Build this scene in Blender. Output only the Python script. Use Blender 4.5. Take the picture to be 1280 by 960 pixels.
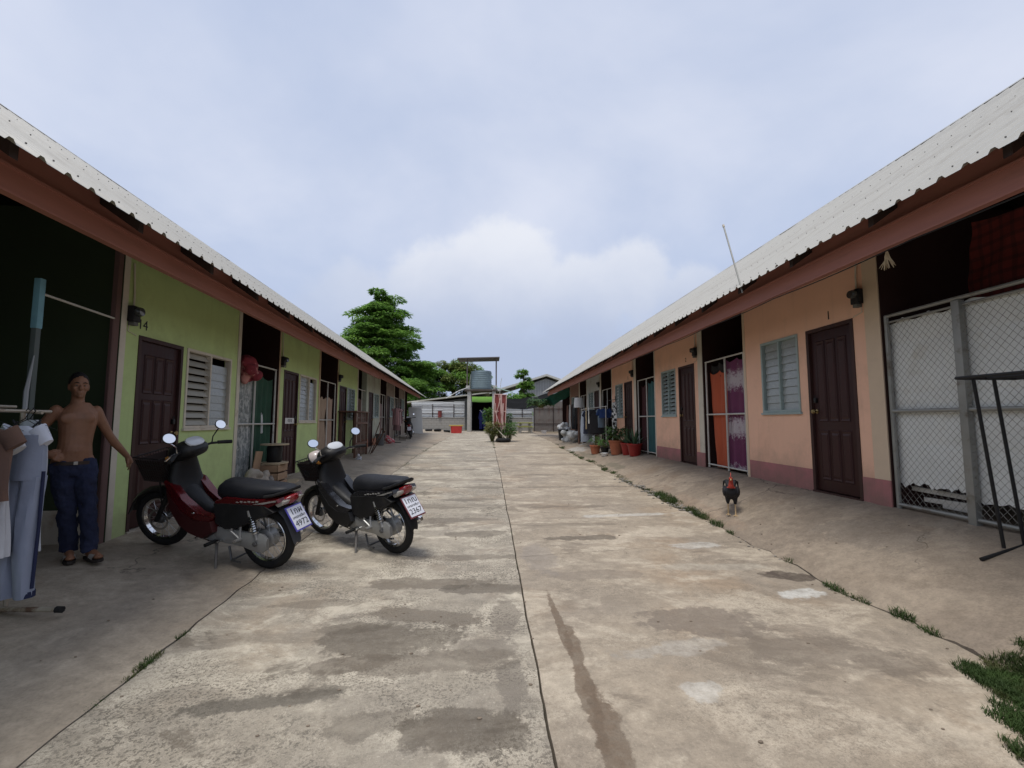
import bpy, bmesh, math, random
from math import sin, cos, pi, radians, sqrt, atan2
from mathutils import Vector, Matrix, Euler, noise as mnoise

for o in list(bpy.data.objects): bpy.data.objects.remove(o)
scene = bpy.context.scene
col = scene.collection
RND = random.Random(7)

# ------------------------------------------------------------------ camera
CAM_H = 1.5
cd = bpy.data.cameras.new('camera'); cam = bpy.data.objects.new('camera', cd); col.objects.link(cam)
cd.sensor_width = 36; cd.lens = 555 / 1280 * 36; cd.clip_start = .05; cd.clip_end = 3000
cam.location = (0, 0, CAM_H)
cam.rotation_euler = (radians(90 + 4.7384), 0, radians(-2.7759))
scene.camera = cam
scene.render.resolution_x = 1024; scene.render.resolution_y = 768

# ------------------------------------------------------------------ world: hazy overcast with a cumulus bank
SUN_EL, SUN_AZ = radians(72), radians(215)
world = bpy.data.worlds.new('World'); scene.world = world; world.use_nodes = True
def N(nt, t, **kw):
    n = nt.nodes.new(t)
    for k, v in kw.items():
        if k == 'inp':
            for a, b in v.items(): n.inputs[a].default_value = b
        else: setattr(n, k, v)
    return n
def build_world():
    nt = world.node_tree; nt.nodes.clear(); L = nt.links.new
    def mth(op, a=None, b=None, c=None, clamp=False):
        n = nt.nodes.new('ShaderNodeMath'); n.operation = op; n.use_clamp = clamp
        for i, v in enumerate((a, b, c)):
            if v is None: continue
            if isinstance(v, (int, float)): n.inputs[i].default_value = v
            else: L(v, n.inputs[i])
        return n.outputs[0]
    def mix(f, a, b):
        n = nt.nodes.new('ShaderNodeMix'); n.data_type = 'RGBA'
        if isinstance(f, (int, float)): n.inputs[0].default_value = f
        else: L(f, n.inputs[0])
        for i, v in ((6, a), (7, b)):
            if isinstance(v, tuple): n.inputs[i].default_value = (*v, 1)
            else: L(v, n.inputs[i])
        return n.outputs[2]
    def ss(v, lo, hi):
        n = nt.nodes.new('ShaderNodeMapRange'); n.interpolation_type = 'SMOOTHSTEP'
        L(v, n.inputs[0]); n.inputs[1].default_value = lo; n.inputs[2].default_value = hi
        return n.outputs[0]
    sky = N(nt, 'ShaderNodeTexSky', sky_type='NISHITA', sun_disc=False, sun_elevation=SUN_EL, sun_rotation=SUN_AZ)
    tc = nt.nodes.new('ShaderNodeTexCoord'); sp = nt.nodes.new('ShaderNodeSeparateXYZ'); L(tc.outputs['Generated'], sp.inputs[0])
    x, y, z = sp.outputs
    zz = mth('MAXIMUM', z, 0.0)
    d = mth('ADD', zz, .35)
    cb = nt.nodes.new('ShaderNodeCombineXYZ'); L(mth('DIVIDE', x, d), cb.inputs[0]); L(mth('DIVIDE', y, d), cb.inputs[1])
    n1 = N(nt, 'ShaderNodeTexNoise', inp={'Scale': 1.15, 'Detail': 6.0, 'Roughness': .52, 'Distortion': .25}); L(cb.outputs[0], n1.inputs['Vector'])
    f1 = ss(n1.outputs[0], .32, .70)
    K = 5.55
    lo = tuple(v * K for v in (.51, .585, .765)); hi = tuple(v * K for v in (.735, .772, .89))
    over = mix(f1, lo, hi)
    base = mix(.90, sky.outputs[0], over)
    # darker blue-grey veil towards the horizon
    vz = ss(zz, .36, .03)
    base = mix(mth('MULTIPLY', vz, .85), base, tuple(v * K for v in (.43, .51, .71)))
    # cumulus bank: round heads, noise-broken edge
    ay = mth('MAXIMUM', mth('ABSOLUTE', y), .05)
    u = mth('DIVIDE', x, ay); v = mth('DIVIDE', zz, ay)
    uv = nt.nodes.new('ShaderNodeCombineXYZ'); L(u, uv.inputs[0]); L(v, uv.inputs[1])
    n2 = N(nt, 'ShaderNodeTexNoise', inp={'Scale': 11.0, 'Detail': 7.0, 'Roughness': .58}); L(uv.outputs[0], n2.inputs['Vector'])
    n3 = N(nt, 'ShaderNodeTexNoise', inp={'Scale': 3.2, 'Detail': 5.0, 'Roughness': .55}); L(uv.outputs[0], n3.inputs['Vector'])
    dm = None
    for (cx, cy, r) in ((.03, .33, .145), (-.13, .29, .12), (.33, .335, .10), (.20, .27, .12), (.48, .27, .10), (-.33, .24, .12), (.75, .2, .14), (-.8, .2, .16)):
        vd = nt.nodes.new('ShaderNodeVectorMath'); vd.operation = 'DISTANCE'; L(uv.outputs[0], vd.inputs[0]); vd.inputs[1].default_value = (cx, cy, 0)
        q = mth('SUBTRACT', vd.outputs['Value'], r)
        if dm is None: dm = q
        else: dm = mth('SMOOTH_MIN', dm, q, .03)
    # everything below the heads belongs to the bank
    low = mth('SUBTRACT', v, .20); dm = mth('SMOOTH_MIN', dm, low, .08)
    dd = mth('ADD', dm, mth('MULTIPLY', mth('SUBTRACT', n2.outputs[0], .5), .10))
    mask = ss(dd, .016, -.030)
    bright = ss(mth('ADD', v, mth('MULTIPLY', mth('SUBTRACT', n3.outputs[0], .5), .22)), .16, .46)
    side = ss(mth('ABSOLUTE', mth('SUBTRACT', u, .10)), .75, .25)
    bright = mth('MULTIPLY', bright, mth('ADD', mth('MULTIPLY', side, .7), .3))
    cc = mix(bright, tuple(k * K for k in (.44, .51, .68)), tuple(k * K for k in (.83, .85, .905)))
    fin = mix(mth('MULTIPLY', mask, mth('ADD', mth('MULTIPLY', side, .62), .12)), base, cc)
    bg = nt.nodes.new('ShaderNodeBackground'); L(fin, bg.inputs[0]); bg.inputs[1].default_value = .1
    out = nt.nodes.new('ShaderNodeOutputWorld'); L(bg.outputs[0], out.inputs[0])
build_world()
sd = bpy.data.lights.new('sun', 'SUN'); so = bpy.data.objects.new('sun', sd); col.objects.link(so)
sd.energy = 1.5; sd.angle = radians(22); sd.color = (1, .96, .9)
sdir = Vector((sin(SUN_AZ) * cos(SUN_EL), cos(SUN_AZ) * cos(SUN_EL), sin(SUN_EL)))
so.rotation_euler = sdir.to_track_quat('Z', 'Y').to_euler(); so.location = (0, 0, 30)
vs = scene.view_settings; vs.view_transform = 'Standard'; vs.look = 'None'; vs.exposure = .90; vs.gamma = 1; vs.use_curve_mapping = False

# ------------------------------------------------------------------ helpers
class MB:
    def __init__(s): s.v = []; s.f = []
    def add(s, vs, fs, M=None):
        b = len(s.v)
        s.v += [tuple(M @ Vector(p)) if M else tuple(p) for p in vs]
        s.f += [tuple(b + i for i in f) for f in fs]
        return s
    def box(s, x0, x1, y0, y1, z0, z1, M=None):
        if x0 > x1: x0, x1 = x1, x0
        if y0 > y1: y0, y1 = y1, y0
        if z0 > z1: z0, z1 = z1, z0
        return s.add([(x0,y0,z0),(x1,y0,z0),(x1,y1,z0),(x0,y1,z0),(x0,y0,z1),(x1,y0,z1),(x1,y1,z1),(x0,y1,z1)],
              [(0,3,2,1),(4,5,6,7),(0,1,5,4),(1,2,6,5),(2,3,7,6),(3,0,4,7)], M)
    def bbox(s, x0, x1, y0, y1, z0, z1, b=.01, M=None):     # bevelled box
        if x0 > x1: x0, x1 = x1, x0
        if y0 > y1: y0, y1 = y1, y0
        if z0 > z1: z0, z1 = z1, z0
        bm = bmesh.new(); r = bmesh.ops.create_cube(bm, size=1)
        for v in bm.verts:
            v.co = Vector(((x0+x1)/2 + v.co.x*(x1-x0), (y0+y1)/2 + v.co.y*(y1-y0), (z0+z1)/2 + v.co.z*(z1-z0)))
        bmesh.ops.bevel(bm, geom=list(bm.edges), offset=b, segments=2, profile=.6, affect='EDGES')
        bm.verts.index_update()
        s.add([v.co[:] for v in bm.verts], [tuple(v.index for v in f.verts) for f in bm.faces], M); bm.free(); return s
    def tube(s, pts, r, n=8, caps=True, closed=False, M=None):
        pts = [Vector(p) for p in pts]; m = len(pts)
        rs = r if isinstance(r, (list, tuple)) else [r] * m
        rings = []; prev = None
        for i, p in enumerate(pts):
            if closed: t = pts[(i+1) % m] - pts[i-1]
            elif i == 0: t = pts[1] - p
            elif i == m-1: t = p - pts[-2]
            else: t = (pts[i+1] - p).normalized() + (p - pts[i-1]).normalized()
            if t.length < 1e-9: t = Vector((0, 0, 1))
            t.normalize()
            if prev is None:
                a = Vector((0,0,1)) if abs(t.z) < .9 else Vector((1,0,0))
                prev = (a - t * a.dot(t)).normalized()
            else:
                q = prev - t * prev.dot(t)
                if q.length > 1e-6: prev = q.normalized()
            b = t.cross(prev)
            rings.append([p + (prev * cos(2*pi*k/n) + b * sin(2*pi*k/n)) * rs[i] for k in range(n)])
        return s.rings(rings, caps, closed, M)
    def rings(s, rings, caps=True, closed=False, M=None):
        n = len(rings[0]); m = len(rings); vs = [p for r in rings for p in r]; fs = []
        for i in range(m if closed else m-1):
            j = (i+1) % m
            for k in range(n):
                l = (k+1) % n
                fs.append((i*n+k, i*n+l, j*n+l, j*n+k))
        if caps and not closed:
            fs.append(tuple(range(n-1, -1, -1))); fs.append(tuple((m-1)*n + k for k in range(n)))
        return s.add(vs, fs, M)
    def lathe(s, prof, n=20, M=None, caps=True):
        return s.rings([[(r*cos(2*pi*k/n), r*sin(2*pi*k/n), z) for k in range(n)] for r, z in prof], caps, False, M)
    def ell(s, c, r, n=14, m=9, M=None):
        c = Vector(c); rings = []
        for i in range(m):
            a = -pi/2 + pi*(i+.35)/(m-.3)
            rings.append([(c.x + r[0]*cos(a)*cos(2*pi*k/n), c.y + r[1]*cos(a)*sin(2*pi*k/n), c.z + r[2]*sin(a)) for k in range(n)])
        return s.rings(rings, True, False, M)
    def prism(s, poly, y0, y1, M=None, inset=0):   # polygon in x-z, extruded along y
        n = len(poly)
        vs = [(p[0], y0, p[1]) for p in poly] + [(p[0], y1, p[1]) for p in poly]
        fs = [tuple(range(n)), tuple(range(2*n-1, n-1, -1))] + [(k, k+n, (k+1) % n + n, (k+1) % n) for k in range(n)]
        return s.add(vs, fs, M)
    def grid(s, fn, nu, nv, M=None):
        vs = [fn(i/nu, j/nv) for j in range(nv+1) for i in range(nu+1)]
        fs = [(j*(nu+1)+i, j*(nu+1)+i+1, (j+1)*(nu+1)+i+1, (j+1)*(nu+1)+i) for j in range(nv) for i in range(nu)]
        return s.add(vs, fs, M)
    def mesh(s, name, mat=None, smooth=True, ang=40, fixn=True):
        me = bpy.data.meshes.new(name); me.from_pydata(s.v, [], s.f)
        if fixn:
            bm = bmesh.new(); bm.from_mesh(me); bmesh.ops.recalc_face_normals(bm, faces=bm.faces); bm.to_mesh(me); bm.free()
        if mat: me.materials.append(mat)
        if smooth and len(me.polygons):
            me.polygons.foreach_set('use_smooth', [True] * len(me.polygons))
            me.set_sharp_from_angle(angle=radians(ang))
        return me
    def build(s, name, mat, parent=None, **kw):
        me = s.mesh(name, mat, kw.pop('smooth', True), kw.pop('ang', 40), kw.pop('fixn', True))
        return link(name, me, parent, **kw)
def link(name, me, parent=None, loc=None, rot=None, label=None, cat=None, group=None, kind=None):
    o = bpy.data.objects.new(name, me); col.objects.link(o)
    if parent: o.parent = parent
    if loc is not None: o.location = loc
    if rot is not None: o.rotation_euler = rot
    return tag(o, label, cat, group, kind)
def tag(o, label=None, cat=None, group=None, kind=None):
    if label: o['label'] = label
    if cat: o['category'] = cat
    if group: o['group'] = group
    if kind: o['kind'] = kind
    return o
def thing(name, label, cat, loc=(0,0,0), rz=0, group=None):
    return link(name, None, None, loc, (0, 0, rz), label, cat, group)
def copy_tree(o, parent=None):
    c = o.copy(); col.objects.link(c)
    if parent: c.parent = parent
    for ch in o.children: copy_tree(ch, c)
    return c
def ring_e(cx, cy, z, rx, ry, n=16, p=2.0, rot=0, wob=None):
    out = []
    for k in range(n):
        a = 2*pi*k/n; ca, sa = cos(a), sin(a)
        q = (abs(ca)**p + abs(sa)**p) ** (-1/p)
        w = 1 if wob is None else wob(a)
        X, Y = rx*ca*q*w, ry*sa*q*w
        out.append((cx + X*cos(rot) - Y*sin(rot), cy + X*sin(rot) + Y*cos(rot), z))
    return out

# ------------------------------------------------------------------ materials
MC = {}
def mat(name, c, rough=.6, metal=0, var=.12, scale=6, bump=0, bscale=40, c2=None, f2=(.5,.65), s2=3, spec=.3, coat=0, dirt=0, stretch=None, detail=6, trans=0, alpha=None, sheen=0):
    if name in MC: return MC[name]
    m = bpy.data.materials.new(name); m.use_nodes = True; nt = m.node_tree; L = nt.links.new
    b = nt.nodes['Principled BSDF']; b.inputs['Roughness'].default_value = rough; b.inputs['Metallic'].default_value = metal
    b.inputs['Specular IOR Level'].default_value = spec
    if coat: b.inputs['Coat Weight'].default_value = coat; b.inputs['Coat Roughness'].default_value = .08
    if trans: b.inputs['Transmission Weight'].default_value = trans
    if alpha is not None: b.inputs['Alpha'].default_value = alpha
    tc = nt.nodes.new('ShaderNodeTexCoord'); vec = tc.outputs['Object']
    if stretch:
        mp = nt.nodes.new('ShaderNodeMapping'); mp.inputs['Scale'].default_value = stretch; L(vec, mp.inputs[0]); vec = mp.outputs[0]
    n = N(nt, 'ShaderNodeTexNoise', inp={'Scale': scale, 'Detail': detail, 'Roughness': .6}); L(vec, n.inputs['Vector'])
    r = nt.nodes.new('ShaderNodeMapRange'); L(n.outputs[0], r.inputs[0]); r.inputs[1].default_value = .25; r.inputs[2].default_value = .75
    r.inputs[3].default_value = 1 - var; r.inputs[4].default_value = 1 + var
    mx = N(nt, 'ShaderNodeMix', data_type='RGBA', blend_type='MULTIPLY'); mx.inputs[0].default_value = 1
    mx.inputs[6].default_value = (*c, 1); L(r.outputs[0], mx.inputs[7]); colr = mx.outputs[2]
    if c2:
        n2 = N(nt, 'ShaderNodeTexNoise', inp={'Scale': s2, 'Detail': 7.0, 'Roughness': .65}); L(vec, n2.inputs['Vector'])
        r2 = nt.nodes.new('ShaderNodeMapRange'); L(n2.outputs[0], r2.inputs[0]); r2.inputs[1].default_value = f2[0]; r2.inputs[2].default_value = f2[1]
        m2 = N(nt, 'ShaderNodeMix', data_type='RGBA'); L(r2.outputs[0], m2.inputs[0]); L(colr, m2.inputs[6]); m2.inputs[7].default_value = (*c2, 1); colr = m2.outputs[2]
    L(colr, b.inputs['Base Color'])
    rr = nt.nodes.new('ShaderNodeMapRange'); L(n.outputs[0], rr.inputs[0]); rr.inputs[1].default_value = .3; rr.inputs[2].default_value = .7
    rr.inputs[3].default_value = max(.03, rough - .08); rr.inputs[4].default_value = min(1, rough + .1); L(rr.outputs[0], b.inputs['Roughness'])
    if bump:
        n3 = N(nt, 'ShaderNodeTexNoise', inp={'Scale': bscale, 'Detail': 4.0}); L(vec, n3.inputs['Vector'])
        bp = nt.nodes.new('ShaderNodeBump'); bp.inputs['Strength'].default_value = bump; bp.inputs['Distance'].default_value = .01
        L(n3.outputs[0], bp.inputs['Height']); L(bp.outputs[0], b.inputs['Normal'])
    MC[name] = m; return m

def translucent(m, amt=.4):
    nt = m.node_tree; b = nt.nodes['Principled BSDF']; out = nt.nodes['Material Output']; tr = nt.nodes.new('ShaderNodeBsdfTranslucent'); mx = nt.nodes.new('ShaderNodeMixShader'); mx.inputs[0].default_value = amt
    nt.links.new(b.inputs['Base Color'].links[0].from_socket, tr.inputs[0]); nt.links.new(b.outputs[0], mx.inputs[1]); nt.links.new(tr.outputs[0], mx.inputs[2]); nt.links.new(mx.outputs[0], out.inputs[0]); return m
def weathered(m, zbase, dirt=(.16,.125,.095), amt=.55, drip=.25):
    """splash dirt above the apron, faint vertical run marks, hairline plaster cracks"""
    nt = m.node_tree; L = nt.links.new; b = nt.nodes['Principled BSDF']; src = b.inputs['Base Color'].links[0].from_socket
    g = nt.nodes.new('ShaderNodeNewGeometry'); sp = nt.nodes.new('ShaderNodeSeparateXYZ'); L(g.outputs['Position'], sp.inputs[0])
    n = N(nt, 'ShaderNodeTexNoise', inp={'Scale': 3.5, 'Detail': 9.0, 'Roughness': .7}); L(g.outputs['Position'], n.inputs['Vector'])
    def mr(s_, a, c_, d=0, e=1):
        r = nt.nodes.new('ShaderNodeMapRange'); L(s_, r.inputs[0]); r.inputs[1].default_value = a; r.inputs[2].default_value = c_; r.inputs[3].default_value = d; r.inputs[4].default_value = e; return r.outputs[0]
    def mm(a, c_, op='MULTIPLY'):
        q = nt.nodes.new('ShaderNodeMath'); q.operation = op
        for i, v in enumerate((a, c_)):
            if isinstance(v, (int, float)): q.inputs[i].default_value = v
            else: L(v, q.inputs[i])
        return q.outputs[0]
    h = mm(sp.outputs[2], mm(mm(n.outputs[0], .5, 'SUBTRACT'), 1.1), 'ADD')
    f = mm(mr(h, zbase + .42, zbase + .02), amt)
    mp = nt.nodes.new('ShaderNodeMapping'); mp.inputs['Scale'].default_value = (9, 9, .5); L(g.outputs['Position'], mp.inputs[0])
    n2 = N(nt, 'ShaderNodeTexNoise', inp={'Scale': 1.3, 'Detail': 6.0, 'Roughness': .6}); L(mp.outputs[0], n2.inputs['Vector'])
    f2 = mm(mr(n2.outputs[0], .54, .72), drip)
    n3 = N(nt, 'ShaderNodeTexNoise', inp={'Scale': 1.1, 'Detail': 8.0, 'Roughness': .7}); L(g.outputs['Position'], n3.inputs['Vector'])
    f3 = mm(mr(n3.outputs[0], .54, .70), .22)
    for ff in (f, f2, f3):
        x = N(nt, 'ShaderNodeMix', data_type='RGBA'); L(ff, x.inputs[0]); L(src, x.inputs[6]); x.inputs[7].default_value = (*dirt, 1); src = x.outputs[2]
    L(src, b.inputs['Base Color']); return m
def concrete(name, base, light, dark, dark_amt=.5, grain=1.0, blobs=(), stretch=(1,1,1), bump=.5):
    """world-space concrete: fine grain, worn light areas, algae stains; blobs = (x,y,rx,ry,rot,colour,strength)"""
    m = bpy.data.materials.new(name); m.use_nodes = True; nt = m.node_tree; L = nt.links.new
    b = nt.nodes['Principled BSDF']; b.inputs['Specular IOR Level'].default_value = .3
    g = nt.nodes.new('ShaderNodeNewGeometry'); P = g.outputs['Position']
    mp = nt.nodes.new('ShaderNodeMapping'); mp.inputs['Scale'].default_value = stretch; L(P, mp.inputs[0]); V = mp.outputs[0]
    def nz(sc, det=8, ro=.6, v=V, dist=0):
        n = N(nt, 'ShaderNodeTexNoise', inp={'Scale': sc, 'Detail': det, 'Roughness': ro, 'Distortion': dist}); L(v, n.inputs['Vector']); return n.outputs[0]
    def rng(s, a, c, o0=0, o1=1, sm=True):
        r = nt.nodes.new('ShaderNodeMapRange'); r.interpolation_type = 'SMOOTHSTEP' if sm else 'LINEAR'
        L(s, r.inputs[0]); r.inputs[1].default_value = a; r.inputs[2].default_value = c; r.inputs[3].default_value = o0; r.inputs[4].default_value = o1; return r.outputs[0]
    def mix(f, a, c, bt='MIX'):
        n = N(nt, 'ShaderNodeMix', data_type='RGBA', blend_type=bt)
        if isinstance(f, float): n.inputs[0].default_value = f
        else: L(f, n.inputs[0])
        for i, v in ((6, a), (7, c)):
            if isinstance(v, tuple): n.inputs[i].default_value = (*v, 1)
            else: L(v, n.inputs[i])
        return n.outputs[2]
    def mul(a, c, op='MULTIPLY'):
        n = nt.nodes.new('ShaderNodeMath'); n.operation = op
        for i, v in enumerate((a, c)):
            if isinstance(v, (int, float)): n.inputs[i].default_value = v
            else: L(v, n.inputs[i])
        return n.outputs[0]
    mp2 = nt.nodes.new('ShaderNodeMapping'); mp2.inputs['Scale'].default_value = (.45, 2.2, 1); L(P, mp2.inputs[0])
    big = nz(.6, 5); mid = nz(1.7, 12, .70, dist=.5); fine = nz(11, 9, .74, v=P); grit = nz(60, 4, .7, v=P); grit2 = nz(170, 3, .7, v=P)
    c = mix(mul(rng(big, .40, .62), .8), base, (base[0]*.80, base[1]*.81, base[2]*.84))
    c = mix(mul(rng(nz(.8, 5, .6, v=P), .50, .68), .45), c, (base[0]*.95, base[1]*.80, base[2]*.66))
    c = mix(mul(rng(mid, .47, .60), .85), c, light)
    clus = rng(nz(1.1, 7, .65), .40, .60)
    speck = mul(rng(grit, .50, .57), mul(mul(clus, .9), .10, 'ADD'))
    c = mix(mul(speck, .62 * grain), c, tuple(x * .36 for x in base))
    c = mix(mul(mul(rng(grit2, .56, .64), mul(mul(clus, .7), .3, 'ADD')), .5 * grain), c, tuple(x * .40 for x in base))
    c = mix(mul(rng(nz(75, 3, .6, v=P), .60, .68), .35 * min(1, grain)), c, tuple(min(.7, x * 1.15) for x in light))
    d1 = nz(.85, 14, .72, dist=.5)
    gr_ = rng(fine, .38, .58)
    stain = mul(rng(d1, .560, .615), mul(mul(gr_, .6), .4, 'ADD'))
    c = mix(mul(stain, dark_amt), c, dark)
    st2 = mul(rng(nz(2.6, 12, .72, dist=.8), .56, .66), rng(grit, .42, .56))
    c = mix(mul(st2, .75 * dark_amt), c, tuple(x * 1.15 for x in dark))
    band = mul(rng(nz(1.0, 8, .65, v=mp2.outputs[0]), .56, .66), mul(mul(gr_, .6), .4, 'ADD'))
    c = mix(mul(band, .6 * dark_amt), c, dark)
    wob = nz(2.6, 14, .68, v=P); wob2 = nz(9.0, 8, .7, v=P)
    sx = nt.nodes.new('ShaderNodeSeparateXYZ'); L(P, sx.inputs[0])
    for (bx, by, rx, ry, rot, bc, st) in blobs:
        dx = mul(sx.outputs[0], bx, 'SUBTRACT'); dy = mul(sx.outputs[1], by, 'SUBTRACT')
        ux = mul(mul(dx, cos(rot) / rx), mul(dy, sin(rot) / rx), 'ADD'); uy = mul(mul(dx, -sin(rot) / ry), mul(dy, cos(rot) / ry), 'ADD')
        q = mul(mul(mul(ux, ux), mul(uy, uy), 'ADD'), .5, 'POWER')
        q = mul(q, mul(mul(wob, .5, 'SUBTRACT'), 3.2), 'ADD'); q = mul(q, mul(mul(fine, .5, 'SUBTRACT'), 1.3), 'ADD')
        c = mix(mul(mul(rng(q, 1.16, .86), mul(mul(gr_, .35), .65, 'ADD')), st), c, bc)
    vo = N(nt, 'ShaderNodeTexVoronoi', feature='DISTANCE_TO_EDGE', inp={'Scale': .42}); va = nt.nodes.new('ShaderNodeVectorMath'); va.operation = 'MULTIPLY_ADD'
    nv_ = N(nt, 'ShaderNodeTexNoise', inp={'Scale': 2.2, 'Detail': 6.0, 'Roughness': .6}); L(P, nv_.inputs['Vector']); L(nv_.outputs['Color'], va.inputs[0]); va.inputs[1].default_value = (.55, .55, .55); L(P, va.inputs[2]); L(va.outputs[0], vo.inputs['Vector'])
    crk = mul(rng(vo.outputs['Distance'], .0045, .0015), rng(nz(.45, 4, .6, v=P), .50, .56))
    c = mix(mul(crk, .75), c, tuple(x * .28 for x in base))
    fv = rng(fine, .28, .72, .74, 1.22, False); c = mix(1.0, c, fv, 'MULTIPLY')
    fg = rng(grit, .3, .7, .82, 1.16, False); c = mix(1.0, c, fg, 'MULTIPLY')
    L(c, b.inputs['Base Color']); L(rng(mid, .3, .7, .68, .92), b.inputs['Roughness'])
    hgt = mul(mul(fine, 1.0), mul(mul(grit, .5), mul(mid, 1.2), 'ADD'), 'ADD')
    bp = nt.nodes.new('ShaderNodeBump'); bp.inputs['Strength'].default_value = bump; bp.inputs['Distance'].default_value = .012
    L(hgt, bp.inputs['Height']); L(bp.outputs[0], b.inputs['Normal'])
    return m
# ------------------------------------------------------------------ the ground
AL = math.atan(33 / 555)
LXv = Vector((cos(AL), sin(AL), 0)); LYv = Vector((-sin(AL), cos(AL), 0))
WL, WR = 3.55, 4.19
def interp(tab, t):
    if t <= tab[0][0]: return tab[0][1]
    for (a, b), (c, d) in zip(tab, tab[1:]):
        if t <= c: return b + (d - b) * (t - a) / (c - a)
    return tab[-1][1]
CRL = [(-4,-1.70),(2.1,-1.963),(2.6,-1.978),(3.04,-2.01),(4.38,-2.10),(7.34,-2.2),(15.1,-2.47),(25,-2.45),(36,-2.4)]
CRR = [(-4,2.85),(2.63,2.915),(3.0,2.93),(3.72,2.868),(4.67,2.926),(5.75,2.98),(7.8,2.91),(10.9,2.89),(18,2.94),(20.3,3.0),(36,3.0)]
CEN = [(-4,.29),(2,.276),(11,.24),(20.5,.15),(36,.05)]
def nz1(t, k): return mnoise.noise(Vector((t, k * 7.3, .5)))
def crl(Y): return interp(CRL, Y) + .025 * nz1(Y * 1.3, 1) + .018 * nz1(Y * 6, 2)
def crr(Y): return interp(CRR, Y) + .07 * nz1(Y * 1.1, 3) + .045 * nz1(Y * 4, 4) + .016 * nz1(Y * 17, 5)
def cen(Y): return interp(CEN, Y) + .008 * nz1(Y * 2, 6) + .006 * nz1(Y * 9, 7)
def zyard(Y): return .09 + .02 * (Y - 3)
def zwl(s): return .30 + .0191 * (s - 5)
ZWR = .605
def gz(X, Y):
    zy = zyard(Y); l = X * LXv.x + Y * LXv.y; s = X * LYv.x + Y * LYv.y
    lc = interp(CRL, Y) * LXv.x + Y * LXv.y
    if l < lc:
        t = min(1, (lc - l) / (WL + lc)); return zy + (zwl(s) - zy) * t
    c = interp(CRR, Y)
    if X > c:
        t = min(1, (X - c) / (WR - c)); t = t + .25 * t * (1 - t); return zy + (ZWR - zy) * t
    return zy
def lump(X, Y): return .006 * mnoise.noise(Vector((X * .9, Y * .9, 0))) + .0025 * mnoise.noise(Vector((X * 4, Y * 4, 3)))
YS = []
y_ = -3.5
while y_ < 34.6:
    YS.append(y_); y_ += max(.045, min(.35, .012 * abs(y_) + .02))
YS.append(34.6)
def strip(name, mt, xa, xb, ys, nx, lab=None, yfn=None, depth=.10):
    mb = MB(); rows = []
    for Y in ys:
        r = []
        for i in range(nx + 1):
            t = i / nx; yy = Y if yfn is None else yfn(Y, xa(Y) + (xb(Y) - xa(Y)) * t)
            a, b = xa(yy), xb(yy); X = a + (b - a) * t
            r.append((X, yy, gz(X, yy) + lump(X, yy)))
        a, b = r[0], r[-1]
        r = [(a[0], a[1], a[2] - depth)] + r + [(b[0], b[1], b[2] - depth)]
        rows.append(r)
    n = len(rows[0]); vs = [p for r in rows for p in r]
    fs = [(j*n+i, j*n+i+1, (j+1)*n+i+1, (j+1)*n+i) for j in range(len(rows)-1) for i in range(n-1)]
    mb.add(vs, fs)
    return mb.build(name, mt, kind='structure', ang=50, fixn=False)
DK = (.098, .080, .060); DK2 = (.135, .110, .083); RED = (.145, .105, .072); WHT = (.55, .54, .50)
m_yl = concrete('yard_concrete_rough', (.375,.328,.258), (.545,.485,.385), (.135,.112,.085), .8, 1.5, stretch=(.9,1.35,1), bump=.9, blobs=[
    (-.50,3.95,.62,.13,.0,DK2,.75), (-.05,3.83,.42,.12,0,DK,.7), (-.70,3.03,.40,.20,.1,DK,.75), (-.95,3.20,.25,.07,.1,DK,.6), (-1.12,2.44,.45,.07,.14,(.085,.075,.06),.75), (-.95,2.50,.30,.05,.1,(.10,.085,.066),.6), (-.02,2.9,.22,.14,.3,(.15,.125,.10),.55), (.12,2.5,.09,.25,0,(.13,.11,.09),.55), (.12,3.3,.10,.35,0,(.15,.125,.10),.6), (-.85,2.75,.25,.09,.2,DK2,.7), (-.45,3.35,.35,.10,-.2,DK2,.7), (-1.3,3.6,.35,.06,.1,DK2,.5), (-.15,5.5,.35,.12,0,DK,.6), (-.9,7.0,.6,.10,0,DK2,.6), (-.1,8.8,.5,.15,0,DK,.6), (-1.2,11.5,.9,.22,0,DK2,.6), (-.3,13.5,.7,.25,0,DK2,.6), (-1.3,17,.9,.4,0,DK2,.5),
    (-.1,2.2,.35,.16,0,DK,.75), (-.55,2.25,.25,.1,.2,DK,.5), (-.3,2.75,.5,.12,.1,DK2,.6), (-.2,4.65,.6,.10,0,DK2,.6), (-1.2,5.3,.5,.12,.0,DK2,.5), (-.6,6.2,.9,.10,0,DK2,.55), (-.3,7.6,.5,.12,0,DK,.5), (-1.5,8.2,.6,.15,0,DK2,.5), (-.6,9.8,.9,.18,0,DK2,.5)])
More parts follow.
